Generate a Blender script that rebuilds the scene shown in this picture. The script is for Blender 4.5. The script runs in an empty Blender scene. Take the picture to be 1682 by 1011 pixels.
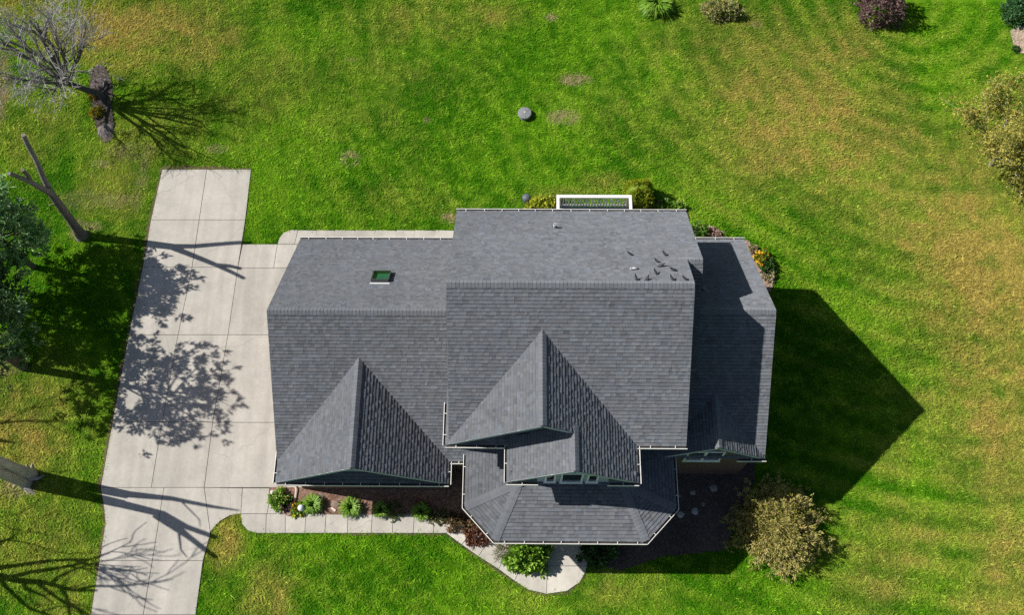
import bpy, math, random
import numpy as np
from mathutils import Matrix, Vector

# ------------------------------------------------------------------ camera, sky, sun, exposure
SC = bpy.context.scene
COL = SC.collection
W, H = 1682.0, 1011.0
CAM = np.array([0.22176375, -9.31953501, 41.24968737])
CR = np.array([0.99993165, 0.00830447, -0.00823027])
CU = np.array([-0.00453099, 0.92415323, 0.38199514])
CF = np.array([-0.0107783, 0.38193174, -0.92412768])
FPX, PPY = 1543.49, 501.62
cd = bpy.data.cameras.new('camera')
cam = bpy.data.objects.new('camera', cd)
COL.objects.link(cam)
cd.sensor_width = 36.0
cd.sensor_fit = 'HORIZONTAL'
cd.lens = 36.0 * FPX / W
cd.shift_y = (PPY - H / 2) / W
cd.clip_end = 3000
cam.matrix_world = Matrix(((CR[0], CU[0], -CF[0], CAM[0]), (CR[1], CU[1], -CF[1], CAM[1]), (CR[2], CU[2], -CF[2], CAM[2]), (0, 0, 0, 1)))
SC.camera = cam

SUN = np.array([0.71834311, -0.12510128, -0.68434849])      # direction the light travels
ELEV = math.asin(-SUN[2])
wd = bpy.data.worlds.new('World')
SC.world = wd
wd.use_nodes = True
wn = wd.node_tree
bg = wn.nodes['Background']
sky = wn.nodes.new('ShaderNodeTexSky')
sky.sky_type = 'NISHITA'
sky.sun_disc = False
sky.sun_elevation = ELEV
sky.sun_rotation = math.atan2(-SUN[0], -SUN[1])
wn.links.new(sky.outputs[0], bg.inputs[0])
bg.inputs[1].default_value = 0.052
sl = bpy.data.lights.new('sun', 'SUN')
sl.energy = 5.0
sl.angle = math.radians(0.5)
sl.color = (1.0, 0.955, 0.89)
so = bpy.data.objects.new('sun', sl)
COL.objects.link(so)
so.location = (-40, 5, 40)
so.rotation_euler = Vector(SUN).to_track_quat('-Z', 'Y').to_euler()
SC.view_settings.view_transform = 'Standard'
SC.view_settings.look = 'None'
SC.view_settings.exposure = 0.38
SC.view_settings.gamma = 1.0
SC.cycles.use_denoising = False
SC.cycles.max_bounces = 6

rng = np.random.default_rng(7)
random.seed(7)


def gz(x):
    """the ground falls away gently to the right of the house"""
    t = np.clip(np.asarray(x, float) - 8.3, 0, 14)
    return -0.1 * t * t / (t + 0.8)


def G(px, py, z=None):
    """point of the site (on the ground, or at height z) that the survey photograph shows at (px, py)"""
    d = CF + CR * (px - W / 2) / FPX - CU * (py - PPY) / FPX
    if z is not None: return CAM + d * ((z - CAM[2]) / d[2])
    z = 0.0
    for _ in range(5):
        p = CAM + d * ((z - CAM[2]) / d[2]); z = float(gz(p[0]))
    return CAM + d * ((z - CAM[2]) / d[2])




# ------------------------------------------------------------------ helpers
ORI = {}


def tag(o, label=None, cat=None, group=None, kind=None):
    if label: o['label'] = label
    if cat: o['category'] = cat
    if group: o['group'] = group
    if kind: o['kind'] = kind
    return o


def thing(name, loc, label, cat, group=None):
    o = bpy.data.objects.new(name, None)
    o.empty_display_size = 0.3
    COL.objects.link(o)
    o.location = [float(c) for c in loc]
    ORI[o] = np.array(loc, float)
    return tag(o, label, cat, group)


class MB:
    def __init__(s):
        s.v, s.l, s.n, s.c, s.k = [], [], [], [], 0

    def add(s, V, F, col=None):
        """V (n,3); F (m,k) index array or list of lists; col one colour or (m,3)"""
        V = np.asarray(V, float).reshape(-1, 3)
        if isinstance(F, np.ndarray):
            s.l.append((F + s.k).reshape(-1)); s.n.append(np.full(len(F), F.shape[1])); m = len(F)
        else:
            m = len(F)
            for f in F: s.l.append(np.array(f) + s.k)
            s.n.append(np.array([len(f) for f in F]))
        s.v.append(V); s.k += len(V)
        c = np.array([1, 1, 1.0]) if col is None else np.asarray(col, float)
        s.c.append(np.broadcast_to(c, (m, 3)))
        return s

    def box(s, lo, hi, col=None):
        x0, y0, z0 = lo; x1, y1, z1 = hi
        V = [(x0, y0, z0), (x1, y0, z0), (x1, y1, z0), (x0, y1, z0), (x0, y0, z1), (x1, y0, z1), (x1, y1, z1), (x0, y1, z1)]
        return s.add(V, [[0, 3, 2, 1], [4, 5, 6, 7], [0, 1, 5, 4], [1, 2, 6, 5], [2, 3, 7, 6], [3, 0, 4, 7]], col)

    def bar(s, a, b, w, h, col=None, up=(0, 0, 1)):
        a = np.array(a, float); b = np.array(b, float); d = b - a; d /= np.linalg.norm(d)
        sd = np.cross(d, up); sd /= np.linalg.norm(sd); u = np.cross(sd, d)
        V = [p + sd * i * w / 2 + u * j * h / 2 for p in (a, b) for i, j in ((-1, -1), (1, -1), (1, 1), (-1, 1))]
        return s.add(V, [[0, 1, 2, 3], [7, 6, 5, 4], [0, 4, 5, 1], [1, 5, 6, 2], [2, 6, 7, 3], [3, 7, 4, 0]], col)

    def tube(s, P, R, n=6, col=None, cap=True):
        P = np.array(P, float); R = np.array(R, float); m = len(P)
        T = np.gradient(P, axis=0); T /= np.linalg.norm(T, axis=1)[:, None] + 1e-9
        ref = np.array([0.31, 0.52, 0.79]) if abs(T[0] @ np.array([0.31, 0.52, 0.79])) < 0.9 else np.array([1.0, 0, 0])
        A = np.cross(T, ref); A /= np.linalg.norm(A, axis=1)[:, None]; B = np.cross(T, A)
        a = np.arange(n) * 2 * math.pi / n
        V = P[:, None, :] + R[:, None, None] * (A[:, None, :] * np.cos(a)[None, :, None] + B[:, None, :] * np.sin(a)[None, :, None])
        i = np.arange(m - 1)[:, None] * n; j = np.arange(n)[None, :]; j2 = (j + 1) % n
        F = np.stack([i + j, i + j2, i + n + j2, i + n + j], -1).reshape(-1, 4)
        s.add(V.reshape(-1, 3), F, col)
        if cap:
            s.add(V[-1], [list(range(n))], col); s.add(V[0], [list(range(n))[::-1]], col)
        return s

    def prism(s, poly, z0, z1, col=None):
        n = len(poly)
        V = [(p[0], p[1], z0) for p in poly] + [(p[0], p[1], z1) for p in poly]
        F = [list(range(n))[::-1], list(range(n, 2 * n))] + [[i, (i + 1) % n, n + (i + 1) % n, n + i] for i in range(n)]
        return s.add(V, F, col)

    def build(s, name, mat, parent=None, smooth=False, kind=None, label=None):
        V = np.concatenate(s.v)
        org = ORI.get(parent, np.zeros(3))
        V = V - org
        L = np.concatenate(s.l).astype(np.int32); N = np.concatenate(s.n).astype(np.int32); C = np.concatenate(s.c)
        me = bpy.data.meshes.new(name)
        me.vertices.add(len(V)); me.vertices.foreach_set('co', V.reshape(-1).astype(np.float32))
        me.loops.add(len(L)); me.loops.foreach_set('vertex_index', L)
        me.polygons.add(len(N)); me.polygons.foreach_set('loop_start', np.concatenate([[0], np.cumsum(N)[:-1]]).astype(np.int32))
        me.update(calc_edges=True)
        at = me.attributes.new('col', 'FLOAT_COLOR', 'FACE')
        at.data.foreach_set('color', np.concatenate([C, np.ones((len(C), 1))], 1).reshape(-1).astype(np.float32))
        me.polygons.foreach_set('use_smooth', np.full(len(N), bool(smooth)))
        me.materials.append(mat)
        o = bpy.data.objects.new(name, me)
        COL.objects.link(o)
        if parent is not None:
            o.parent = parent; ORI[o] = org
        return tag(o, label, None, None, kind)


def solo(mb, name, mat, label, cat, loc=None, group=None, smooth=False):
    """a thing that is one mesh, its origin at its base"""
    loc = np.array(loc, float)
    d = object(); ORI[d] = loc
    V = np.concatenate(mb.v) - loc
    mb.v = [V]
    o = mb.build(name, mat, None, smooth)
    o.location = loc
    ORI[o] = loc
    return tag(o, label, cat, group)


# ------------------------------------------------------------------ materials
def mat(name, base=(0.5, 0.5, 0.5), rough=0.8, attr=False, noise=(), bump=(), spec=0.3, sheen=0.0, dif=0.0, trans=0.0, stretch=None, rnd=0.0):
    """noise: (scale, amount, detail) multiplies the colour; bump: (scale, strength, distance)"""
    m = bpy.data.materials.new(name); m.use_nodes = True
    t = m.node_tree; b = t.nodes['Principled BSDF']; N = t.nodes.new; K = t.links.new
    b.inputs['Roughness'].default_value = rough
    b.inputs['Specular IOR Level'].default_value = spec
    b.inputs['Sheen Weight'].default_value = sheen
    b.inputs['Sheen Roughness'].default_value = 0.6
    if 'Diffuse Roughness' in b.inputs: b.inputs['Diffuse Roughness'].default_value = dif
    tc = N('ShaderNodeTexCoord'); src = tc.outputs['Object']
    if stretch:
        mp = N('ShaderNodeMapping'); mp.inputs['Scale'].default_value = stretch; K(src, mp.inputs[0]); src = mp.outputs[0]
    if attr:
        a = N('ShaderNodeAttribute'); a.attribute_name = 'col'; c = a.outputs['Color']
    else:
        r = N('ShaderNodeRGB'); r.outputs[0].default_value = (*base, 1); c = r.outputs[0]
    for sc, am, de in noise:
        n = N('ShaderNodeTexNoise'); n.inputs['Scale'].default_value = sc; n.inputs['Detail'].default_value = de; n.inputs['Roughness'].default_value = 0.65
        K(src, n.inputs['Vector'])
        mr = N('ShaderNodeMapRange'); mr.inputs[1].default_value = 0.25; mr.inputs[2].default_value = 0.75
        mr.inputs[3].default_value = 1 - am; mr.inputs[4].default_value = 1 + am; K(n.outputs[0], mr.inputs[0])
        v = N('ShaderNodeVectorMath'); v.operation = 'SCALE'; K(c, v.inputs[0]); K(mr.outputs[0], v.inputs['Scale']); c = v.outputs[0]
    if rnd:
        oi = N('ShaderNodeObjectInfo'); mr = N('ShaderNodeMapRange'); mr.inputs[3].default_value = 1 - rnd; mr.inputs[4].default_value = 1 + rnd
        K(oi.outputs['Random'], mr.inputs[0]); v = N('ShaderNodeVectorMath'); v.operation = 'SCALE'; K(c, v.inputs[0]); K(mr.outputs[0], v.inputs['Scale']); c = v.outputs[0]
    K(c, b.inputs['Base Color'])
    nrm = None
    for sc, st, di in bump:
        n = N('ShaderNodeTexNoise'); n.inputs['Scale'].default_value = sc; n.inputs['Detail'].default_value = 4
        K(src, n.inputs['Vector']); q = N('ShaderNodeBump'); q.inputs['Strength'].default_value = st; q.inputs['Distance'].default_value = di
        K(n.outputs[0], q.inputs['Height'])
        if nrm: K(nrm, q.inputs['Normal'])
        nrm = q.outputs[0]
    if nrm: K(nrm, b.inputs['Normal'])
    if trans:
        tr = N('ShaderNodeBsdfTranslucent'); K(c, tr.inputs[0]); mx = N('ShaderNodeMixShader'); mx.inputs[0].default_value = trans
        K(b.outputs[0], mx.inputs[1]); K(tr.outputs[0], mx.inputs[2]); K(mx.outputs[0], t.nodes['Material Output'].inputs[0])
    return m


M = dict(
    shingle=mat('shingle', attr=True, rough=0.75, noise=((0.5, 0.10, 4), (2.2, 0.08, 3), (14, 0.12, 2), (260, 0.22, 1)), bump=((130, 0.9, 0.004),), spec=0.35, sheen=0.06, dif=1.0),
    deck_trim=mat('painted_trim', (0.62, 0.63, 0.64), 0.5, noise=((3, 0.08, 3),)),
    fascia=mat('blue_grey_fascia', (0.42, 0.45, 0.50), 0.6, noise=((3, 0.08, 3),)),
    white=mat('white_paint', (0.72, 0.71, 0.68), 0.45, noise=((4, 0.12, 4),)),
    gutter_in=mat('gutter_debris', (0.05, 0.045, 0.04), 0.9, noise=((9, 0.5, 3),)),
    siding=mat('blue_grey_siding', (0.40, 0.42, 0.49), 0.6, noise=((2, 0.06, 2),)),
    frame=mat('window_frame', (0.86, 0.87, 0.88), 0.4),
    glass=mat('window_glass', (0.012, 0.018, 0.024), 0.06, spec=0.6),
    skyglass=mat('skylight_glass', (0.05, 0.13, 0.10), 0.12, spec=0.6, noise=((3, 0.15, 1),)),
    darkmetal=mat('dark_metal', (0.05, 0.055, 0.055), 0.5),
    pvc=mat('vent_plastic', (0.78, 0.78, 0.78), 0.4),
    concrete=mat('concrete', (0.55, 0.52, 0.465), 0.9, noise=((0.25, 0.09, 4), (1.1, 0.10, 6), (7, 0.07, 5), (90, 0.08, 2)), bump=((120, 0.12, 0.003),), dif=0.6, rnd=0.06, spec=0.2),
    joint=mat('joint_filler', (0.05, 0.045, 0.04), 0.95, noise=((20, 0.3, 2),)),
    mulch=mat('bark_mulch', attr=True, rough=0.95, noise=((6, 0.3, 4), (60, 0.4, 2)), bump=((45, 1.0, 0.03),), dif=1.0),
    soil=mat('soil_edge', (0.11, 0.075, 0.045), 0.95, noise=((6, 0.4, 4), (40, 0.4, 2)), bump=((40, 0.8, 0.02),)),
    lawn=mat('lawn_turf', attr=True, rough=0.95, noise=((7, 0.16, 5), (30, 0.35, 3)), bump=((18, 0.9, 0.05),), spec=0.05, dif=1.0),
    blade=mat('grass_blades', attr=True, rough=0.8, spec=0.06, trans=0.3),
    leaf=mat('leaves', attr=True, rough=0.5, spec=0.4, trans=0.25),
    needle=mat('needles', attr=True, rough=0.7, spec=0.25, trans=0.1),
    bark=mat('grey_bark', attr=True, rough=0.95, noise=((3, 0.25, 4), (25, 0.3, 3)), bump=((18, 0.8, 0.02),), stretch=(1, 1, 0.35)),
    stone=mat('stone', attr=True, rough=0.9, noise=((5, 0.2, 4), (30, 0.15, 2)), bump=((14, 0.5, 0.02),)),
    plain=mat('painted', attr=True, rough=0.5, noise=((8, 0.08, 2),)),
    feather=mat('feathers', attr=True, rough=0.6, noise=((40, 0.15, 2),)),
)


def age_concrete(m):
    t = m.node_tree; b = t.nodes['Principled BSDF']; N = t.nodes.new; K = t.links.new
    src = b.inputs['Base Color'].links[0].from_socket
    tc = N('ShaderNodeTexCoord'); mp = N('ShaderNodeMapping'); mp.inputs['Scale'].default_value = (1.3, 0.12, 1); mp.inputs['Rotation'].default_value = (0, 0, 0.16); K(tc.outputs['Object'], mp.inputs[0])
    n = N('ShaderNodeTexNoise'); n.inputs['Scale'].default_value = 1.4; n.inputs['Detail'].default_value = 5; K(mp.outputs[0], n.inputs['Vector'])
    mr = N('ShaderNodeMapRange'); mr.inputs[1].default_value = 0.35; mr.inputs[2].default_value = 0.7; mr.inputs[3].default_value = 0.88; mr.inputs[4].default_value = 1.07; K(n.outputs[0], mr.inputs[0])
    dn = N('ShaderNodeTexNoise'); dn.inputs['Scale'].default_value = 1.5; dn.inputs['Detail'].default_value = 6; K(tc.outputs['Object'], dn.inputs['Vector'])
    mx = N('ShaderNodeVectorMath'); mx.operation = 'MULTIPLY_ADD'; K(dn.outputs['Color'], mx.inputs[0]); mx.inputs[1].default_value = (0.7, 0.7, 0); K(tc.outputs['Object'], mx.inputs[2])
    vo = N('ShaderNodeTexVoronoi'); vo.feature = 'DISTANCE_TO_EDGE'; vo.inputs['Scale'].default_value = 0.19; K(mx.outputs[0], vo.inputs['Vector'])
    cr = N('ShaderNodeMapRange'); cr.inputs[1].default_value = 0.0015; cr.inputs[2].default_value = 0.0035; cr.inputs[3].default_value = 0.84; cr.inputs[4].default_value = 1.0; K(vo.outputs['Distance'], cr.inputs[0])
    m1 = N('ShaderNodeMath'); m1.operation = 'MULTIPLY'; K(mr.outputs[0], m1.inputs[0]); K(cr.outputs[0], m1.inputs[1])
    v = N('ShaderNodeVectorMath'); v.operation = 'SCALE'; K(src, v.inputs[0]); K(m1.outputs[0], v.inputs['Scale']); K(v.outputs[0], b.inputs['Base Color'])


age_concrete(M['concrete'])


def brick_mat():
    m = bpy.data.materials.new('brick'); m.use_nodes = True
    t = m.node_tree; b = t.nodes['Principled BSDF']; N = t.nodes.new; K = t.links.new
    tc = N('ShaderNodeTexCoord'); sp = N('ShaderNodeSeparateXYZ'); K(tc.outputs['Object'], sp.inputs[0])
    ad = N('ShaderNodeMath'); K(sp.outputs[0], ad.inputs[0]); K(sp.outputs[1], ad.inputs[1])
    cb = N('ShaderNodeCombineXYZ'); K(ad.outputs[0], cb.inputs[0]); K(sp.outputs[2], cb.inputs[1])
    br = N('ShaderNodeTexBrick'); K(cb.outputs[0], br.inputs[0])
    br.inputs['Color1'].default_value = (0.15, 0.068, 0.052, 1); br.inputs['Color2'].default_value = (0.10, 0.048, 0.042, 1); br.inputs['Mortar'].default_value = (0.17, 0.15, 0.14, 1)
    br.inputs['Scale'].default_value = 1; br.inputs['Brick Width'].default_value = 0.21; br.inputs['Row Height'].default_value = 0.075; br.inputs['Mortar Size'].default_value = 0.006
    K(br.outputs[0], b.inputs['Base Color']); b.inputs['Roughness'].default_value = 0.9
    bp = N('ShaderNodeBump'); bp.inputs['Strength'].default_value = 0.5; bp.inputs['Distance'].default_value = 0.01; bp.invert = True
    K(br.outputs['Fac'], bp.inputs['Height']); K(bp.outputs[0], b.inputs['Normal'])
    return m


M['brick'] = brick_mat()


# ------------------------------------------------------------------ noise fields for the turf
def vnoise(x, y, sc, seed):
    r = np.random.default_rng(seed).random((256, 256))
    u = x / sc; v = y / sc; i = np.floor(u).astype(int); j = np.floor(v).astype(int); f = u - i; g = v - j
    f = f * f * (3 - 2 * f); g = g * g * (3 - 2 * g); i %= 256; j %= 256; i2 = (i + 1) % 256; j2 = (j + 1) % 256
    return (r[i, j] * (1 - f) + r[i2, j] * f) * (1 - g) + (r[i, j2] * (1 - f) + r[i2, j2] * f) * g


def fbm(x, y, sc, seed, n=4):
    return sum(vnoise(x, y, sc / 2 ** k, seed + k) / 2 ** k for k in range(n)) / sum(1 / 2 ** k for k in range(n))


# (px, py, rx, ry, dryness): straw-coloured areas of the lawn
DRY = [(1330, 190, 190, 150, 0.66), (1500, 330, 150, 200, 0.5), (1640, 420, 150, 220, 0.85), (1660, 640, 110, 170, 0.75), (1600, 560, 60, 140, 0.5),
       (1240, 60, 120, 80, 0.5), (1150, 90, 100, 50, 0.35), (1380, 90, 100, 70, 0.65), (1560, 900, 160, 60, 0.35), (1660, 960, 90, 120, 0.6), (1450, 960, 80, 40, 0.3),
       (200, 40, 170, 60, 0.85), (60, 15, 120, 45, 0.8), (320, 40, 90, 90, 0.5), (230, 80, 100, 50, 0.55), (440, 130, 90, 90, 0.3), (700, 30, 120, 50, 0.38), (800, 25, 60, 30, 0.4), (600, 120, 160, 60, 0.2),
       (230, 225, 90, 60, 0.4), (60, 200, 70, 80, 0.4), (190, 300, 60, 70, 0.35), (40, 690, 90, 70, 0.55), (60, 745, 70, 40, 0.5), (40, 850, 90, 90, 0.45), (120, 960, 60, 80, 0.4),
       (375, 880, 26, 32, 0.8), (440, 990, 30, 50, 0.5), (650, 330, 120, 30, 0.2), (990, 300, 40, 14, 0.45), (1000, 970, 70, 30, 0.3), (880, 960, 60, 40, 0.25), (950, 315, 60, 10, 0.4), (540, 180, 130, 60, 0.2), (1010, 190, 110, 60, 0.15), (1480, 480, 100, 70, 0.3), (1590, 740, 90, 60, 0.4), (1480, 760, 60, 40, 0.25)]
# (px, py, rx, ry, amount): worn straw and bare spots
BARE = [(945, 131, 27, 12, 0.8), (925, 193, 26, 15, 0.75), (574, 262, 17, 15, 0.7), (737, 359, 13, 9, 1.0), (905, 28, 10, 8, 0.8), (701, 197, 6, 6, 0.8), (1240, 40, 14, 8, 0.3),
        (215, 250, 40, 16, 0.45), (165, 270, 18, 8, 0.55), (232, 300, 10, 50, 0.4), (190, 330, 26, 14, 0.45), (135, 330, 40, 18, 0.3), (125, 375, 14, 16, 0.7), (148, 372, 20, 8, 0.6), (0, 170, 12, 70, 1.0), (3, 110, 8, 30, 0.8), (30, 800, 26, 16, 0.7), (100, 18, 60, 5, 0.6), (1000, 932, 20, 10, 0.2), (10, 590, 26, 9, 0.7), (10, 610, 18, 7, 0.6), (355, 245, 20, 8, 0.5), (575, 97, 8, 4, 0.7)]
DRYW = [(G(a, b), rx / 31.0, ry / 29.0, w) for a, b, rx, ry, w in DRY]
BAREW = [(G(a, b), rx / 31.0, ry / 29.0, w) for a, b, rx, ry, w in BARE]
GREEN1, GREEN2 = np.array([0.060, 0.205, 0.004]), np.array([0.175, 0.380, 0.012])
STRAW, TAN = np.array([0.45, 0.345, 0.085]), np.array([0.40, 0.31, 0.17])


def turf(x, y):
    """base colour of the turf at (x, y)"""
    d = np.zeros_like(x)
    for c, rx, ry, w in DRYW:
        d = np.maximum(d, w * np.exp(-(((x - c[0]) / rx) ** 2 + ((y - c[1]) / ry) ** 2) * 0.8)) + 0.12 * w * np.exp(-(((x - c[0]) / rx) ** 2 + ((y - c[1]) / ry) ** 2))
    rad = np.hypot(x - 22, y - 27); ang = np.arctan2(y - 27, x - 22) * 25
    amp = 0.4 + 1.2 * np.clip((x - 4) / 9, 0, 1)
    st = np.sin(rad * 2 * math.pi / 1.3 + 2.2 * vnoise(x, y, 8, 5)) * amp * (0.3 + 1.2 * vnoise(x, y, 4, 6))
    arc = 1.5 * (vnoise(rad, ang * 0.12, 0.19, 7) - 0.5) + 1.2 * (vnoise(rad, ang * 0.1, 0.45, 8) - 0.5)
    n1 = fbm(x, y, 5.5, 11); n2 = fbm(x, y, 1.3, 31); n3 = vnoise(x * 0.6, y, 0.22, 77)
    d = d * (0.62 + 0.9 * (n1 - 0.3)) + 0.36 * (n2 - 0.52) * (0.35 + d) + 0.05 * st + 0.07 * arc + 0.08 * np.clip(n1 - 0.5, 0, 1)
    n4 = fbm(x, y, 0.55, 131, 3)
    d = np.clip(d * (0.35 + 1.25 * n4) + 0.30 * (n3 - 0.5) * (0.35 + d), 0, 1)
    g = np.clip(0.45 + 1.7 * (fbm(x, y, 2.6, 51) - 0.5) + 1.1 * (n3 - 0.5) + 0.17 * st + 0.26 * arc, 0, 1)
    c = GREEN1 + (GREEN2 - GREEN1) * g[:, None]
    c = c + (STRAW - c) * np.clip(d * 1.05, 0, 0.9)[:, None]
    b = np.zeros_like(x)
    for p, rx, ry, w in BAREW:
        r = ((x - p[0]) / rx) ** 2 + ((y - p[1]) / ry) ** 2
        b = np.maximum(b, w * np.clip(1.35 - r, 0, 1))
    b = b * np.clip(2.2 * (0.5 * vnoise(x, y, 0.16, 91) + 0.5 * vnoise(x, y, 0.45, 92)) - 0.35, 0, 1)
    c = c + (TAN - c) * b[:, None]
    return c, np.clip(d, 0, 1), b


def inside(poly, x, y):
    r = np.zeros(len(x), bool); n = len(poly)
    for i in range(n):
        x1, y1 = poly[i][:2]; x2, y2 = poly[(i + 1) % n][:2]
        if y1 == y2: continue
        c = (y1 > y) != (y2 > y)
        r ^= c & (x < (x2 - x1) * (y - y1) / (y2 - y1) + x1)
    return r


# ------------------------------------------------------------------ ground outlines (survey points)
ZC = 0.05
DRIVE_OUT = [(267, 279), (413, 281), (399, 402), (456, 402), (520, 402), (520, 803), (399, 803), (396, 845), (378, 848), (362, 857), (351, 869), (345, 882), (333, 930), (322, 1011), (309, 1110),
             (133, 1110), (150, 1011), (163, 930), (174, 860), (172, 838), (166, 802), (186, 692), (212, 551), (235, 440), (243, 390)]
WALK_OUT = [(399, 803), (443, 803), (443, 826), (450, 838), (463, 845), (745, 846), (800, 880), (830, 890), (966, 890), (966, 915), (963, 938), (953, 957), (932, 973), (898, 978), (868, 971), (845, 956), (790, 918), (758, 897), (728, 877), (423, 877), (408, 873), (398, 862), (395, 846)]
BACKWALK = [(456, 402), (459, 392), (466, 383), (478, 378.5), (746, 380), (790, 381), (790, 402)]
BED = [(443, 803), (443, 826), (450, 838), (463, 845), (745, 846), (800, 880), (830, 890), (830, 800), (760, 760), (480, 795)]
BED_E = [(966, 885), (966, 925), (1020, 938), (1090, 915), (1190, 905), (1215, 850), (1240, 790), (1240, 750), (1080, 740)]
BED_N = [(864, 342), (872, 330), (890, 322), (914, 322), (922, 345), (1030, 345), (1034, 322), (1060, 330), (1120, 332), (1130, 352), (1130, 400), (864, 400)]
BED_NE = [(1130, 370), (1172, 377), (1192, 392), (1226, 394), (1252, 425), (1270, 465), (1266, 480), (1130, 480)]
gw = lambda pts: [tuple(G(x, y)[:2]) for x, y in pts]
HARD = [gw(p) for p in (DRIVE_OUT, WALK_OUT, BACKWALK, BED, BED_E, BED_N, BED_NE)] + [[(-9.4, -0.9), (6.5, -3.2), (9.7, 0.1), (9.7, 9.2), (-9.4, 9.2)]]

# ------------------------------------------------------------------ lawn (one sheet to the horizon) and grass
xs = np.concatenate([[-1200, -500, -200, -90, -50], np.arange(-34, 32.01, 0.22), [50, 90, 200, 500, 1200]])
ys = np.concatenate([[-1200, -500, -200, -70, -25], np.arange(-11, 32.01, 0.22), [50, 90, 200, 500, 1200]])
X, Y = np.meshgrid(xs, ys); nx, ny = len(xs), len(ys)
Xf, Yf = X.ravel(), Y.ravel()
Z = 0.05 * (fbm(Xf, Yf, 7, 3) - 0.5) + 0.02 * (fbm(Xf, Yf, 1.2, 4) - 0.5) - 0.012 + gz(Xf)
i = (np.arange(ny - 1)[:, None] * nx + np.arange(nx - 1)[None, :]).ravel()
Fq = np.stack([i, i + 1, i + nx + 1, i + nx], -1)
cx, cy = Xf[Fq].mean(1), Yf[Fq].mean(1)
tcol, _, _ = turf(cx, cy)
lawn = MB().add(np.stack([Xf, Yf, Z], -1), Fq, tcol * 0.7).build('lawn', M['lawn'], None, True, 'structure')
tag(lawn, 'mown green lawn with straw coloured dry patches around the house')

NB = 620000
q = rng.random((NB, 2))
pa, pb, pc_, pd = G(-25, -25), G(1707, -25), G(1707, 1036), G(-25, 1036)
# uniform over the frame's footprint
yy = pd[1] + (pa[1] - pd[1]) * q[:, 1]
t = q[:, 1]
lx = pd[0] + (pa[0] - pd[0]) * t; rx = pc_[0] + (pb[0] - pc_[0]) * t
wmax = pb[0] - pa[0]
xx = -wmax / 2 + wmax * q[:, 0] + (pa[0] + pb[0]) / 2
k = (xx > lx) & (xx < rx)
for poly in HARD: k &= ~inside(poly, xx, yy)
xx, yy = xx[k], yy[k]
bc, bd, bb = turf(xx, yy)
n = len(xx)
keep = rng.random(n) > bb * 0.6
xx, yy, bc, bd = xx[keep], yy[keep], bc[keep], bd[keep]; n = len(xx)
clump = vnoise(xx, yy, 0.09, 17); clump2 = vnoise(xx, yy, 0.4, 18)
a = rng.random(n) * 2 * math.pi; lean = rng.random(n) * 0.9 + 0.35
hgt = (0.035 + 0.05 * rng.random(n)) * (0.55 + 0.5 * clump + 0.5 * clump2); wid = 0.014 + 0.018 * rng.random(n)
dx, dy = np.cos(a), np.sin(a)
P0 = np.stack([xx - dy * wid, yy + dx * wid, gz(xx) - 0.01], -1); P1 = np.stack([xx + dy * wid, yy - dx * wid, gz(xx) - 0.01], -1)
P2 = np.stack([xx + dx * hgt * lean * 2.6, yy + dy * hgt * lean * 2.6, hgt + gz(xx)], -1)
V = np.stack([P0, P1, P2], 1).reshape(-1, 3)
bc = bc * (0.62 + 0.75 * clump * (0.6 + 0.8 * rng.random(n)))[:, None]
ex_, ey_ = [], []
for poly in HARD[:3]:
    for (x1, y1), (x2, y2) in zip(poly, poly[1:] + poly[:1]):
        L = math.hypot(x2 - x1, y2 - y1); m = int(L / 0.012); tt = rng.random(m)
        ex_.append(x1 + (x2 - x1) * tt + rng.normal(0, 0.035, m)); ey_.append(y1 + (y2 - y1) * tt + rng.normal(0, 0.035, m))
ex_ = np.concatenate(ex_); ey_ = np.concatenate(ey_)
k = (~inside(HARD[3], ex_, ey_)) & (~inside(HARD[7], ex_, ey_)) & (vnoise(ex_, ey_, 0.35, 19) > 0.35)
for i in range(3):
    k &= ~inside([tuple(np.array(p) * 1.0) for p in HARD[i]], ex_, ey_) | (rng.random(len(ex_)) < 0.3)
ex_, ey_ = ex_[k], ey_[k]; m = len(ex_); ec, _, _ = turf(ex_, ey_); ea = rng.random(m) * 6.283; el_ = 0.05 + 0.07 * rng.random(m); ew = 0.008 + 0.012 * rng.random(m)
E0 = np.stack([ex_ - np.sin(ea) * ew, ey_ + np.cos(ea) * ew, np.zeros(m)], -1); E1 = np.stack([ex_ + np.sin(ea) * ew, ey_ - np.cos(ea) * ew, np.zeros(m)], -1); E2 = np.stack([ex_ + np.cos(ea) * el_, ey_ + np.sin(ea) * el_, 0.055 + 0.04 * rng.random(m)], -1)
V = np.concatenate([V, np.stack([E0, E1, E2], 1).reshape(-1, 3)]); bc = np.concatenate([bc, ec * 0.85]); n = len(bc)
br = rng.random(n) < 0.035
bc[br] = bc[br] * 1.5 + np.array([0.05, 0.06, 0.02])
grass = MB().add(V, np.arange(n * 3).reshape(-1, 3), bc).build('grass', M['blade'], None, False, 'stuff')
tag(grass, 'short mown grass blades covering the whole lawn')


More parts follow.
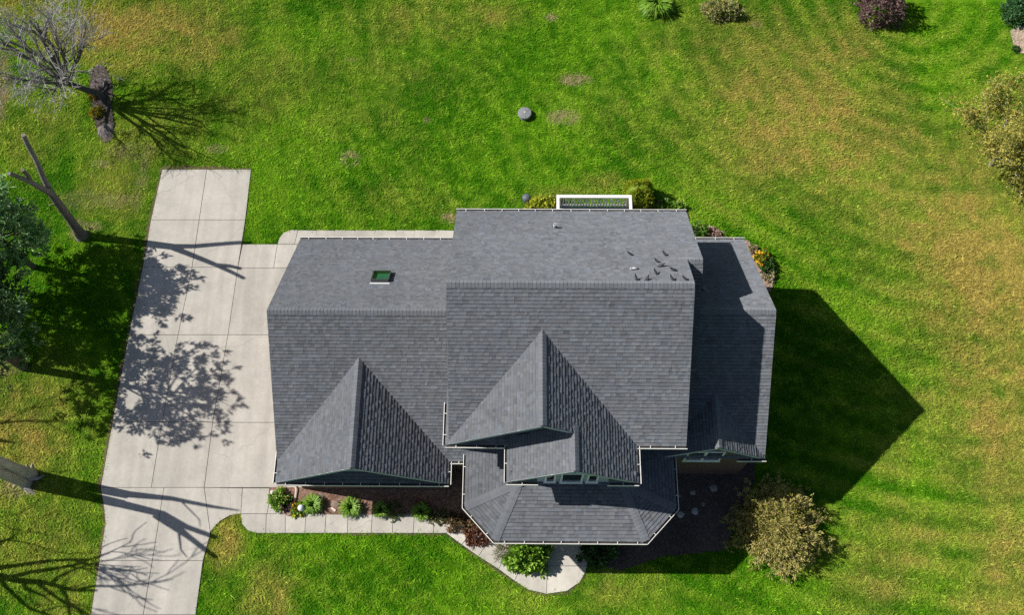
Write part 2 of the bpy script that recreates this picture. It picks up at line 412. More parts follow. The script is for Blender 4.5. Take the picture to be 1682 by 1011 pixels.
# ------------------------------------------------------------------ concrete
def panels(root, polys, z=ZC, gap=0.009):
    for p in polys:
        P = np.array([G(x, y)[:2] for x, y in p]); c = P.mean(0)
        n = len(P)
        if np.sum(P[:, 0] * np.roll(P[:, 1], -1) - np.roll(P[:, 0], -1) * P[:, 1]) < 0: P = P[::-1]
        e = np.roll(P, -1, 0) - P; e /= np.linalg.norm(e, axis=1)[:, None] + 1e-9
        nn = np.stack([-e[:, 1], e[:, 0]], -1); pn = np.roll(nn, 1, 0)
        bis = nn + pn; bis /= np.maximum(np.sum(bis * nn, 1), 0.4)[:, None]
        Q = P + bis * gap; Q2 = P + bis * (gap + 0.006)
        zz = z + random.uniform(-0.004, 0.004)
        V = [(a[0], a[1], -0.05) for a in Q] + [(a[0], a[1], zz - 0.01) for a in Q] + [(a[0], a[1], zz) for a in Q2]
        F = [[i, (i + 1) % n, n + (i + 1) % n, n + i] for i in range(n)] + [[n + i, n + (i + 1) % n, 2 * n + (i + 1) % n, 2 * n + i] for i in range(n)] + [list(range(2 * n, 3 * n))]
        MB().add(V, F).build('concrete_panel', M['concrete'], root)


L_ = {279: 267, 362: 250, 440: 235, 551: 212, 692: 186, 802: 166}
def lerp(pts, y):
    return float(np.interp(y, [p[1] for p in pts], [p[0] for p in pts]))
LE = [(267, 279), (251, 350), (243, 390), (235, 440), (212, 551), (186, 692), (166, 802)]
J1 = [(340, 280), (316, 440), (293, 551), (267, 693), (249, 802)]
J2 = [(413, 281), (399, 400), (391, 441), (375, 551), (350, 695), (336, 802)]
LL = [(166, 802), (172, 838), (174, 860), (163, 930), (150, 1011), (133, 1110)]
K1 = [(270, 802), (263, 850), (251, 922), (236, 1011), (221, 1110)]
K2 = [(336, 802), (346, 875), (345, 882), (334, 922), (322, 1011), (309, 1110)]
base = MB().prism(gw(DRIVE_OUT), -0.08, ZC - 0.03)
drive = base.build('driveway', M['joint'], None, False, 'structure')
tag(drive, 'pale concrete driveway of cast panels beside the garage')
ORI[drive] = np.zeros(3)
rows = [279, 362, 440, 551, 694, 802]
PL = []
for a, b in zip(rows[:-1], rows[1:]):
    PL.append([(lerp(LE, a), a), (lerp(J1, a), a), (lerp(J1, b), b), (lerp(LE, b), b)])
    PL.append([(lerp(J1, a), a), (lerp(J2, a), a), (lerp(J2, b), b), (lerp(J1, b), b)])
PL.append([(399, 402), (456, 402), (450, 441), (391, 441)])
PL.append([(456, 402), (520, 402), (520, 441), (450, 441)])
for a, b in ((441, 551), (551, 695), (695, 802)):
    PL.append([(lerp(J2, a), a), (520, a), (520, b), (lerp(J2, b), b)])
for a, b in ((802, 922), (922, 1011), (1011, 1110)):
    ll = [p for p in LL if a < p[1] < b]; kk = [p for p in K2 if a < p[1] < b]
    PL.append([(lerp(LL, a), a), (lerp(K1, a), a), (lerp(K1, b), b), (lerp(LL, b), b)] + ll[::-1])
    PL.append([(lerp(K1, a), a), (lerp(K2, a), a)] + kk + [(lerp(K2, b), b), (lerp(K1, b), b)])
PL.append([(336, 802), (399, 803), (396, 845), (378, 848), (362, 857), (351, 869), (346, 875)])
panels(drive, PL)

walk = MB().prism(gw(WALK_OUT), -0.08, ZC - 0.03).build('front_walkway', M['joint'], None, False, 'structure')
tag(walk, 'front concrete walkway of square panels bending to the porch landing')
ORI[walk] = np.zeros(3)
top = [(438, 845), (469, 845), (503, 845), (536, 845), (572, 845), (612, 845), (646, 846), (681, 846), (713, 846)]
bot = [(437, 877), (469, 877), (501, 877), (534, 877), (571, 877), (610, 877), (645, 877), (679, 877), (712, 877)]
WP = [[(399, 803), (443, 803), (443, 826), (439, 845), (396, 845)], [(396, 845), (438, 845), (437, 877), (423, 877), (408, 873), (398, 862)],
      [(443, 826), (450, 838), (463, 845), (439, 845)]]
for i in range(8): WP.append([top[i], top[i + 1], bot[i + 1], bot[i]])
WP += [[(713, 846), (745, 846), (750, 855), (733, 877), (728, 877), (712, 877)], [(750, 855), (771, 879), (759, 896), (733, 877)], [(750, 855), (800, 880), (802, 891), (771, 879)], [(771, 879), (802, 891), (786, 915), (759, 896)],
       [(802, 891), (834, 910), (819, 936), (786, 915)], [(834, 910), (857, 932), (845, 955), (819, 936)], [(802, 890), (860, 890), (857, 932), (834, 910)],
       [(857, 932), (899, 931), (898, 977), (868, 970), (845, 955)], [(899, 931), (964, 931), (962, 940), (953, 957), (932, 972), (898, 977)],
       [(860, 890), (899, 890), (899, 931), (857, 932)], [(899, 890), (966, 890), (966, 915), (964, 931), (899, 931)]]
panels(walk, WP)

bwalk = MB().prism(gw(BACKWALK), -0.08, ZC - 0.03).build('back_walkway', M['joint'], None, False, 'structure')
tag(bwalk, 'narrow concrete walkway along the back of the garage wing')
ORI[bwalk] = np.zeros(3)
jx = [490, 521, 551, 584, 617, 652, 682, 716, 747, 790]
BP = [[(456, 402), (459, 392), (466, 383), (478, 378.5), (490, 378.5), (484, 402)]]
for a, b in zip(jx[:-1], jx[1:]): BP.append([(a, 378.7), (b, 379.5), (b - 4, 402), (a - 6, 402)])
panels(bwalk, BP)


# brown soil rim along the concrete, and mulch beds
def strip(pts, w, name, label):
    P = np.array([G(x, y)[:2] for x, y in pts])
    D = [P[0]]
    for a, b in zip(P[:-1], P[1:]):
        n = max(1, int(np.linalg.norm(b - a) / 0.12))
        D += [a + (b - a) * (k + 1) / n for k in range(n)]
    P = np.array(D); T = np.gradient(P, axis=0); T /= np.linalg.norm(T, axis=1)[:, None]; Nn = np.stack([-T[:, 1], T[:, 0]], -1)
    ww = w * (0.25 + 1.2 * fbm(P[:, 0], P[:, 1], 0.5, 41))
    A = np.concatenate([P - Nn * 0.03, np.full((len(P), 1), 0.034)], 1); B = np.concatenate([P + Nn * ww[:, None], np.full((len(P), 1), 0.02)], 1)
    m = len(P); i = np.arange(m - 1)
    o = MB().add(np.concatenate([A, B]), np.stack([i, i + 1, m + i + 1, m + i], -1)).build(name, M['soil'], None, False, 'structure')
    tag(o, label)
strip([(166, 802), (186, 692), (212, 551), (235, 440), (243, 390), (267, 279), (340, 278)], 0.16, 'soil_edge', 'strip of bare soil along the left edge of the driveway')
strip([(150, 1040), (163, 930), (174, 860), (172, 838), (166, 802)], 0.13, 'soil_edge', 'strip of bare soil along the lower left driveway edge')
strip([(963, 938), (953, 957), (932, 973), (898, 978), (868, 971), (845, 956), (790, 918), (758, 897), (728, 877), (560, 877)][::-1], -0.1, 'soil_edge', 'thin soil rim around the front walkway and landing')
strip([(413, 281), (340, 279), (267, 279)][::-1], 0.22, 'soil_edge', 'ragged soil edge at the top end of the driveway')


def bed(pts, name, label, c1, c2, z=0.03):
    P = gw(pts); A = np.array(P); lo, hi = A.min(0), A.max(0); s = 0.09
    gx, gy = np.meshgrid(np.arange(lo[0], hi[0] + s, s), np.arange(lo[1], hi[1] + s, s)); nx = gx.shape[1]
    fx, fy = gx.ravel(), gy.ravel(); i = (np.arange(gx.shape[0] - 1)[:, None] * nx + np.arange(nx - 1)[None]).ravel()
    Fq = np.stack([i, i + 1, i + nx + 1, i + nx], -1); cxx, cyy = fx[Fq].mean(1), fy[Fq].mean(1)
    k = inside(P, cxx, cyy); Fq = Fq[k]
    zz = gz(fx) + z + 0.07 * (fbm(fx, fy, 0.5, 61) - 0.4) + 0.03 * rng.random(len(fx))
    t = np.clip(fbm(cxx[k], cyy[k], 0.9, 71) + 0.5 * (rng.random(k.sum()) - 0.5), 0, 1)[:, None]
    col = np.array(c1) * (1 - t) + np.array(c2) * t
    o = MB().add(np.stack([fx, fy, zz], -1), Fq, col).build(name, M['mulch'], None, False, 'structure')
    return tag(o, label)
bed(BED, 'mulch_bed', 'reddish bark mulch bed in front of the garage gable', (0.22, 0.115, 0.08), (0.42, 0.28, 0.21))
bed(BED_E, 'mulch_bed', 'shaded mulch bed between the porch and the big juniper', (0.07, 0.055, 0.05), (0.14, 0.11, 0.10))  # shade of the house is put into these darker mulch colours
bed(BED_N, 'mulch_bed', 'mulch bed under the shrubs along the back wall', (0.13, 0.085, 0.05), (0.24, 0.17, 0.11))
bed(BED_NE, 'mulch_bed', 'mulch bed with flowers around the back right corner', (0.22, 0.15, 0.11), (0.42, 0.30, 0.24))
bed([(150, 118), (158, 107), (172, 110), (182, 128), (186, 150), (184, 175), (188, 205), (186, 228), (172, 236), (162, 222), (155, 195), (151, 165), (148, 140)], 'mulch_bed', 'long dark mulch patch at the foot of the bare grey tree', (0.05, 0.04, 0.038), (0.22, 0.17, 0.15), 0.04)
bed([(1659, 52), (1668, 42), (1700, 36), (1700, 95), (1676, 88), (1664, 74)], 'gravel_path', 'corner of a pinkish gravel path at the upper right edge', (0.36, 0.27, 0.21), (0.52, 0.40, 0.32), 0.03)

# ------------------------------------------------------------------ house
house = thing('house', (0, 4, 0), 'large two storey house with dark grey shingle roofs and several gables', 'house')
PITCH, PB, PG = 0.768, 0.771, 0.768
SH = np.array([0.146, 0.158, 0.178])
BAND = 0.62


def shingles(poly, roof, expo=0.143, seed=0, off=0.004):
    """laminated shingle courses on a convex sloping polygon; poly[0]->poly[1] is the eave"""
    R = np.random.default_rng(100 + seed)
    P = np.array(poly, float); u = P[1] - P[0]; u /= np.linalg.norm(u)
    nrm = np.cross(u, P[2] - P[0]); nrm /= np.linalg.norm(nrm)
    if nrm[2] < 0: nrm = -nrm
    v = np.cross(nrm, u)
    if v[2] < 0: v = -v
    uv = np.stack([(P - P[0]) @ u, (P - P[0]) @ v], -1)
    vmax = uv[:, 1].max(); m = len(uv); r = 0; VV, CC, BT = [], [], []
    v0 = -0.03
    while v0 < vmax - 0.02:
        v1 = min(v0 + expo * R.uniform(0.985, 1.015), vmax); vm = max((v0 + v1) / 2, 0.001); xs_ = []
        for i in range(m):
            a, b = uv[i], uv[(i + 1) % m]
            if (a[1] > vm) != (b[1] > vm): xs_.append(a[0] + (b[0] - a[0]) * (vm - a[1]) / (b[1] - a[1]))
        if len(xs_) >= 2:
            lo, hi = min(xs_) - 0.015, max(xs_) + 0.015
            x = lo - R.uniform(0, 0.25); thick = R.random() < 0.5; wob = R.uniform(-0.003, 0.003)
            run = R.normal(0, 0.05)
            while x < hi:
                w = R.choice([0.09, 0.12, 0.15, 0.18, 0.22, 0.27]) * R.uniform(0.9, 1.1)
                a, b = max(x, lo), min(x + w, hi)
                if b - a > 0.012:
                    th = (0.0245 if thick else 0.0175) + R.uniform(-0.0015, 0.0015)
                    d = R.uniform(-0.004, 0.004); bw = min((0.026 if thick else 0.040) * R.uniform(0.7, 1.2), 0.6 * (v1 - v0))
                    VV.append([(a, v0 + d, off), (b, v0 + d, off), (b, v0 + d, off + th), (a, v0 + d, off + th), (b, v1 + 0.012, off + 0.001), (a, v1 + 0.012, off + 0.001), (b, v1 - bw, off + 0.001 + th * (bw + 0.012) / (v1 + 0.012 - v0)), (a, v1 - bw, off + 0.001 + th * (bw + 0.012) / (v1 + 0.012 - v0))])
                    tone = 1 + R.normal(0, 0.09) + (0.04 if thick else -0.06) + run * 0.5
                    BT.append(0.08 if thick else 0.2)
                    tint = R.normal(0, 0.022)
                    CC.append(SH * max(tone, 0.6) * (1 + tint, 1, 1 - tint))
                x += w; thick = (not thick) if R.random() < 0.72 else thick
        v0 = v1 if v1 < vmax else vmax
    A = np.array(VV); n = len(A)
    Wd = P[0] + A[..., 0:1] * u + A[..., 1:2] * v + A[..., 2:3] * nrm
    b6 = np.arange(n)[:, None] * 8
    quads = np.concatenate([b6 + [3, 2, 6, 7], b6 + [0, 1, 2, 3], b6 + [7, 6, 4, 5]], 0); tris = np.concatenate([b6 + [1, 4, 2], b6 + [0, 3, 5]], 0)
    CC = np.array(CC); mb = MB()
    flip = np.cross(u, v) @ nrm < 0
    if flip: quads = quads[:, ::-1]; tris = tris[:, ::-1]
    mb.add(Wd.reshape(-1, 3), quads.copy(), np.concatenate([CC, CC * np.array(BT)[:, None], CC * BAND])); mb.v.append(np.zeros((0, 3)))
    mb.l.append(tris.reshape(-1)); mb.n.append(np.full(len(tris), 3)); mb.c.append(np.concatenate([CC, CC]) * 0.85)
    return mb.build('shingles', M['shingle'], roof, False, 'stuff')


def slab(polys, t=0.16, trimc=(0.62, 0.63, 0.64)):
    mb = MB()
    for p in polys:
        P = np.array(p, float); n = len(P); Q = P - (0, 0, t)
        F = [list(range(n)), list(range(n, 2 * n))[::-1]] + [[i, n + i, n + (i + 1) % n, (i + 1) % n] for i in range(n)]
        mb.add(np.concatenate([P, Q]), F, np.array([(0.05, 0.052, 0.056)] + [trimc] * (n + 1)))
    return mb


def cap(a, b, nl, nr, roof, wl=0.165, expo=0.14, seed=0):
    """overlapping cap shingles along a ridge or hip; nl, nr point down each slope from the ridge"""
    R = np.random.default_rng(seed); a = np.array(a, float); b = np.array(b, float); L = np.linalg.norm(b - a); d = (b - a) / L
    mb = MB(); n = int(L / expo)
    for i in range(n + 1):
        s0 = a + d * (i * expo); s1 = a + d * min(i * expo + expo * 1.25, L); up = np.array([0, 0, 1.0])
        c = SH * (1.08 + R.normal(0, 0.06))
        for q in (nl, nr):
            q = np.array(q, float); nn = np.cross(d, q); nn = nn if nn[2] > 0 else -nn; w = wl * R.uniform(0.95, 1.05)
            hi, lo = 0.040, 0.033
            Vv = [s0 + up * hi * 1.2, s1 + up * lo, s1 + q * w + nn * lo, s0 + q * w + nn * hi, s0, s0 + q * w, s1 + q * w]
            mb.add(Vv, [[0, 1, 2, 3], [0, 3, 5, 4], [3, 2, 6, 5]], c)
    return mb.build('ridge_cap', M['shingle'], roof, False, 'stuff')


def gutter(pts, out, closed_ends=True):
    """trough along a run of eave points; out = outward direction for each segment"""
    mb = MB(); mi = MB(); w, h = 0.125, 0.10
    for (a, b), o in zip(zip(pts[:-1], pts[1:]), out):
        a = np.array(a, float); b = np.array(b, float); o = np.array(o, float); o /= np.linalg.norm(o)
        d = b - a; L = np.linalg.norm(d); d /= L; up = np.array([0, 0, 1.0])
        A = a - d * 0.0; B = b
        def q(o0, o1, z0, z1, m):
            Vv = [p + o * s + up * z for p in (A - d * 0.05 * (o0 > 0.1), B + d * 0.05 * (o0 > 0.1)) for s, z in ((o0, z0), (o1, z0), (o1, z1), (o0, z1))]
            m.add(Vv, [[0, 1, 2, 3], [7, 6, 5, 4], [0, 4, 5, 1], [1, 5, 6, 2], [2, 6, 7, 3], [3, 7, 4, 0]])
        q(0.0, 0.014, -0.12, -0.01, mb); q(w - 0.008, w + 0.016, -0.115, -0.005, mb); q(0.014, w - 0.012, -0.125, -0.105, mb)
        q(0.016, w - 0.010, -0.104, -0.060, mi)
        n = max(1, int(L / 0.72))
        for k in range(n):
            c = A + d * (L * (k + 0.5) / n + 0.05 * math.sin(k * 7.3)); mb.bar(c - o * 0.07 + up * 0.012, c + o * (w + 0.01) + up * 0.004, 0.022, 0.010)
    g = mb.build('gutter', M['white'], house)
    mi.build('debris', M['gutter_in'], g)
    return g


def roof_part(polys, t=0.16, trim='deck_trim'):
    return slab(polys, t).build('roof', M['plain'], house)


def gable_roof_ns(x, h, zE, p, y0, y1, seed, capr=True):
    """gable with a north-south ridge: returns slope polygons (west, east)"""
    zr = zE + p * h
    wst = [(x - h, y1, zE), (x - h, y0, zE), (x, y0, zr), (x, y1, zr)]
    est = [(x + h, y0, zE), (x + h, y1, zE), (x, y1, zr), (x, y0, zr)]
    r = roof_part([wst, est])
    shingles(wst, r, seed=seed); shingles(est, r, seed=seed + 1)
    k = math.hypot(1, p)
    cap((x, y0, zr), (x, y1, zr), (-1 / k, 0, -p / k), (1 / k, 0, -p / k), r, seed=seed)
    return r


def gable_roof_ew(x0, x1, ym, zr, hN, hS, p, seed, capx=None):
    no = [(x1, ym + hN, zr - p * hN), (x0, ym + hN, zr - p * hN), (x0, ym, zr), (x1, ym, zr)]
    sn = [(x0, ym - hS, zr - p * hS), (x1, ym - hS, zr - p * hS), (x1, ym, zr), (x0, ym, zr)]
    r = roof_part([no, sn])
    shingles(no, r, seed=seed); shingles(sn, r, seed=seed + 1)
    k = math.hypot(1, p); c0, c1 = capx or (x0, x1)
    cap((c1, ym, zr), (c0, ym, zr), (0, 1 / k, -p / k), (0, -1 / k, -p / k), r, seed=seed)
    return r


zA = 3.519
# garage wing, its front gable
gable_roof_ew(-9.73, -1.2, 4.41, zA + PITCH * 5, 5.0, 5.0, PITCH, 10, (-9.73, -2.2))
gable_roof_ns(-6.214, 3.465, zA, PG, -1.508, 2.95, 20)
# main block, its two stepped front gables and the small side gable
ZR = 10.0
gable_roof_ew(-2.537, 6.476, 4.456, ZR, 5.005, 5.012, PB, 30)
zB = ZR - PB * 5.012
gable_roof_ns(0.969, 3.616, zB, PG, -0.556, 3.1, 40)
gable_roof_ns(2.145, 2.438, zB, PG, -1.967, -0.3, 50)
zBb = ZR - PB * 5.005
gable_roof_ew(6.1, 7.085, 5.979, ZR - PB * (5.979 - 4.456) + 0.004, 3.482, 3.482, PB, 60)
# right wing, its front gable
zC = 3.648
gable_roof_ew(5.95, 10.061, 4.487, zC + PITCH * 4.915, 4.915, 4.915, PITCH, 70, (6.3, 10.061))
gable_roof_ns(7.903, 2.158, zC, PG, -0.43, 1.73, 80)

# porch skirt roof
PD, zD = 0.27, 3.72
ex = [(-1.993, 0.6), (-1.993, -2.492), (-0.799, -3.779), (5.108, -3.779), (6.335, -2.492), (6.335, 0.6)]
T225 = math.tan(math.radians(22.5))
def inset(k):
    # offset each eave line inward by k
    lines = []
    for a, b in zip(ex[:-1], ex[1:]):
        a = np.array(a); b = np.array(b); d = (b - a) / np.linalg.norm(b - a); n = np.array([-d[1], d[0]]); lines.append((a + n * k, d))
    out = []
    for (p, d), (q_, e) in zip(lines[:-1], lines[1:]):
        s = np.linalg.solve(np.array([d, -e]).T, q_ - p); out.append(p + d * s[0])
    return [np.array([ex[0][0] + k, 0.6])] + out + [np.array([ex[-1][0] - k, 0.6])]
INN = 2.3
ii = inset(INN)
zT = zD + PD * INN
polys = []
for i in range(5):
    a, b = ex[i], ex[i + 1]; c, d = ii[i + 1], ii[i]
    polys.append([(*a, zD), (*b, zD), (*c, zT), (*d, zT)])
rD = roof_part(polys, 0.14)
for i, p in enumerate(polys): shingles(p, rD, seed=90 + i)
for i in range(1, 5):
    a = np.array([*ex[i], zD]); b = np.array([*ii[i], zT]); d = b - a; d /= np.linalg.norm(d)
    def down(j):
        e0, e1 = np.array(ex[j]), np.array(ex[j + 1]); t = (e1 - e0) / np.linalg.norm(e1 - e0); n = np.array([-t[1], t[0]])
        nr = np.array([-n[0] * PD, -n[1] * PD, 1]); q = np.cross(d, nr); q /= np.linalg.norm(q)
        s = 1 if q[:2] @ (t if j == i else -t) > 0 else -1
        return q * s
    cap(a, b, down(i - 1), down(i), rD, 0.17, seed=95 + i)

# gutters
S_, N_, W_, E_ = (0, -1, 0), (0, 1, 0), (-1, 0, 0), (1, 0, 0)
gutter([(-9.73, 9.41, zA), (-2.4, 9.41, zA)], [N_])
gutter([(-9.68, 0.1, zA), (-9.68, -1.51, zA)], [W_])
gutter([(-9.68, -1.513, zA + 0.01), (-2.75, -1.513, zA + 0.01)], [S_])
gutter([(-2.75, -1.52, zA), (-2.75, -0.59, zA)], [E_])
gutter([(-2.62, -0.59, zA), (-2.02, -0.59, zA)], [S_])
gutter([(-2.537, 9.461, zBb), (7.085, 9.461, zBb)], [N_])
gutter([(-2.648, 1.05, zB), (-2.648, -0.556, zB)], [W_])
gutter([(-2.645, -0.561, zB), (-0.42, -0.561, zB)], [S_])
gutter([(-0.293, -0.61, zB), (-0.293, -1.97, zB)], [W_])
gutter([(-0.295, -1.972, zB), (0.8, -1.972, zB)], [S_])
gutter([(3.5, -1.972, zB), (4.583, -1.972, zB)], [S_])
gutter([(4.583, -1.98, zB), (4.583, -0.62, zB)], [E_])
gutter([(4.67, -0.556, zB), (6.476, -0.556, zB)], [S_])
gutter([(6.6, 9.402, zC), (10.061, 9.402, zC)], [N_])
gutter([(9.0, -0.44, zC), (10.08, -0.44, zC)], [S_])
gutter([(-1.993, -0.35, zD), (-1.993, -2.492, zD), (-0.799, -3.779, zD), (5.108, -3.779, zD), (6.335, -2.492, zD), (6.335, -0.47, zD)], [W_, (-0.736, -0.677, 0), S_, (0.724, -0.69, 0), E_])
gutter([(6.33, -0.47, zD), (6.05, -0.47, zD)], [S_])

# walls: box below the eaves plus gable triangles
def wall_prism_ew(x0, x1, y0, y1, ze, zr, m):
    ym = (y0 + y1) / 2
    Vv = [(x, y, z) for x in (x0, x1) for y, z in ((y0, -0.1), (y1, -0.1), (y1, ze), (ym, zr), (y0, ze))]
    MB().add(Vv, [[0, 4, 3, 2, 1], [5, 6, 7, 8, 9], [0, 5, 9, 4], [1, 2, 7, 6], [2, 3, 8, 7], [3, 4, 9, 8]]).build('wall', M[m], house)
def wall_prism_ns(xm, h, y0, y1, ze, zr, m, zb=-0.1):
    Vv = [(x, y, z) for y in (y0, y1) for x, z in ((xm - h, zb), (xm + h, zb), (xm + h, ze), (xm, zr), (xm - h, ze))]
    MB().add(Vv, [[0, 1, 2, 3, 4], [5, 9, 8, 7, 6], [0, 5, 6, 1], [1, 6, 7, 2], [2, 7, 8, 3], [3, 8, 9, 4]]).build('wall', M[m], house)
wall_prism_ew(-9.4, -2.1, -0.21, 9.03, zA - 0.02, zA + PITCH * 4.62 - 0.02, 'brick')
wall_prism_ew(-2.1, 6.08, -0.15, 9.06, zB - 0.02, zB + PB * 4.6 - 0.02, 'brick')
wall_prism_ew(6.08, 6.7, 2.9, 9.06, zBb - 0.02, zBb + PB * 3.08 - 0.02, 'brick')
wall_prism_ew(6.08, 9.7, -0.04, 9.02, zC - 0.02, zC + PITCH * 4.53 - 0.02, 'brick')
WY1, WY2, WY3, WY4 = -1.1, -0.18, -1.6, -0.32
wall_prism_ns(-6.214, 3.13, WY1, 2.0, zA - 0.05, zA + PG * 3.13 - 0.05, 'siding', zA - 0.2)
MB().box((-9.344, WY1 + 0.012, -0.1), (-3.084, 0.5, zA - 0.21)).build('wall', M['brick'], house)
wall_prism_ns(0.969, 3.25, WY2, 2.0, zB - 0.05, zB + PG * 3.25 - 0.05, 'siding', zD)
wall_prism_ns(2.145, 2.08, WY3, 0.5, zB - 0.05, zB + PG * 2.08 - 0.05, 'siding', 2.6)
wall_prism_ns(7.903, 1.8, WY4, 1.5, zC - 0.05, zC + PG * 1.8 - 0.05, 'brick')
# porch wall below skirt roof
MB().box((0.1, -1.54, -0.1), (4.2, 0.0, 2.59)).build('wall', M['brick'], house)
# porch floor and posts
MB().prism([(-1.7, 0), (-1.7, -2.2), (-0.65, -3.3), (4.95, -3.3), (6.0, -2.2), (6.0, 0)], -0.08, 0.28).build('porch_floor', M['concrete'], house)
for x, y in ((-1.65, -2.2), (-0.65, -3.3), (1.2, -3.32), (3.1, -3.32), (4.92, -3.3), (5.95, -2.2)):
    MB().bar((x, y, 0.27), (x, y, zD - 0.02), 0.16, 0.16, up=(0, 1, 0)).build('porch_post', M['white'], house)

# pent ledges at the feet of the gables
def ledge(x0, x1, yf, yb, z):
    p = [(x0, yf, z), (x1, yf, z), (x1, yb, z + 0.15), (x0, yb, z + 0.15)]
    r = roof_part([p], 0.12); shingles(p, r, seed=int(abs(x0 * 31)) + 200)
ledge(-9.6, -2.83, -1.508, WY1 + 0.01, zA + 0.005)
ledge(-2.5, -0.4, -0.556, WY2 + 0.01, zB + 0.005)
ledge(-0.2, 0.8, -1.967, WY3 + 0.01, zB + 0.005)
ledge(3.5, 4.5, -1.967, WY3 + 0.01, zB + 0.005)
ledge(9.0, 9.98, -0.43, WY4 + 0.01, zC + 0.005)

# gable rake fascia boards
def fascia(x, h, y, zE, p):
    zr = zE + p * h; mb = MB()
    for s in (-1, 1):
        a = np.array((x + s * h, y - 0.012, zE - 0.085)); b = np.array((x, y - 0.012, zr - 0.085)); mb.bar(a, b, 0.025, 0.16, up=(0, 0, 1))
    mb.build('fascia', M['fascia'], house)
fascia(-6.214, 3.44, -1.508, zA, PG); fascia(0.969, 3.59, -0.556, zB, PG); fascia(2.145, 2.42, -1.967, zB, PG); fascia(7.903, 2.13, -0.43, zC, PG)


def window(x0, x1, z0, z1, y, mull=()):
    mb = MB(); f = 0.07
    mb.box((x0, y - 0.05, z0), (x1, y + 0.02, z0 + f)).box((x0, y - 0.05, z1 - f), (x1, y + 0.02, z1))
    mb.box((x0, y - 0.05, z0 + f), (x0 + f, y + 0.02, z1 - f)).box((x1 - f, y - 0.05, z0 + f), (x1, y + 0.02, z1 - f))
    for m in mull: mb.box((m - 0.05, y - 0.05, z0 + f), (m + 0.05, y + 0.02, z1 - f))
    w = mb.build('window', M['frame'], house)
    edges = [x0 + f] + [e for m in mull for e in (m - 0.05, m + 0.05)] + [x1 - f]
    for a, b in zip(edges[::2], edges[1::2]): MB().box((a, y - 0.02, z0 + f), (b, y - 0.005, z1 - f)).build('pane', M['glass'], w)
    MB().box((x0 - 0.04, y - 0.09, z0 - 0.06), (x1 + 0.04, y - 0.001, z0 - 0.004)).build('sill', M['frame'], w)
window(1.13, 1.55, 4.5, 5.75, WY3); window(1.74, 2.60, 4.42, 5.95, WY3); window(2.76, 3.2, 4.5, 5.75, WY3)
window(6.9, 8.4, 2.8, 4.25, WY4, (7.65,))

# louvre in the garage gable, skylight, vents
MB().tube([(-6.2, WY1 - 0.04, zA + 2.0), (-6.2, WY1 + 0.01, zA + 2.0)], [0.2, 0.2], 14).build('gable_vent', M['darkmetal'], house)
zs = lambda y: zA + PITCH * (9.41 - y)
def on_n(x, y, o):     # point above the garage wing's back slope
    k = math.hypot(1, PITCH); return (x, y + o * PITCH / k, zs(y) + o / k)
sk = G(612, 467, 5.35); skx0 = -5.97; skx1 = -5.27; sy0 = 6.24; sy1 = 6.84
mb = MB()
for a, b in (((skx0, sy0), (skx1, sy0)), ((skx1, sy0), (skx1, sy1)), ((skx1, sy1), (skx0, sy1)), ((skx0, sy1), (skx0, sy0))):
    mb.bar(on_n(*a, 0.08), on_n(*b, 0.08), 0.05, 0.17, up=(0, PITCH, 1))
sf = mb.build('skylight', M['darkmetal'], house)
gm = bpy.data.materials.new('skylight_glazing'); gm.use_nodes = True
gt = gm.node_tree; gt.nodes.remove(gt.nodes['Principled BSDF'])
ta = gt.nodes.new('ShaderNodeBsdfTransparent'); ta.inputs[0].default_value = (0.62, 0.86, 0.76, 1); tg = gt.nodes.new('ShaderNodeBsdfGlossy'); tg.inputs['Roughness'].default_value = 0.05
tm = gt.nodes.new('ShaderNodeMixShader'); tm.inputs[0].default_value = 0.12; gt.links.new(ta.outputs[0], tm.inputs[1]); gt.links.new(tg.outputs[0], tm.inputs[2]); gt.links.new(tm.outputs[0], gt.nodes['Material Output'].inputs[0])
def plate(o, e): return [on_n(skx0 + e, sy0 + e, o), on_n(skx1 - e, sy0 + e, o), on_n(skx1 - e, sy1 - e, o), on_n(skx0 + e, sy1 - e, o)]
MB().add(plate(0.045, 0.03), [[0, 1, 2, 3]], (0.20, 0.26, 0.24)).build('shaft', M['plain'], sf)
MB().add(plate(0.158, 0.02) + plate(0.15, 0.02), [[0, 1, 2, 3], [7, 6, 5, 4]]).build('pane', gm, sf)
mb = MB().bar(on_n(skx0 - .06, sy0 - .09, 0.035), on_n(skx1 + .06, sy0 - .09, 0.035), 0.10, 0.02, up=(0, PITCH, 1)); mb.build('flashing', M['deck_trim'], sf)
def vent(x, y, z, h, r=0.05):
    v = MB().tube([(x, y, z - 0.1), (x, y, z + h)], [r, r], 10).tube([(x, y, z + h), (x, y, z + h - 0.01)], [r * .7, r * .7], 10).build('vent_pipe', M['pvc'], house, True)
    MB().tube([(x, y, z - 0.05), (x, y, z + 0.06)], [r * 2.4, r * 1.15], 10).build('boot', M['darkmetal'], v)
p = G(911, 374, 6.9); y = p[1]
for _ in range(12):
    zz = ZR - PB * (y - 4.456); p = G(911, 374, zz); y = p[1]
vent(p[0], y, zz, 0.3, 0.055)
def roof_c(px, py):
    y = 6.0
    for _ in range(20):
        zz = zC + PITCH * (4.915 - abs(y - 4.487)); y = G(px, py, zz)[1]
    return G(px, py, zz)
p = roof_c(1155, 476); vent(p[0], p[1], p[2], 0.22, 0.045)

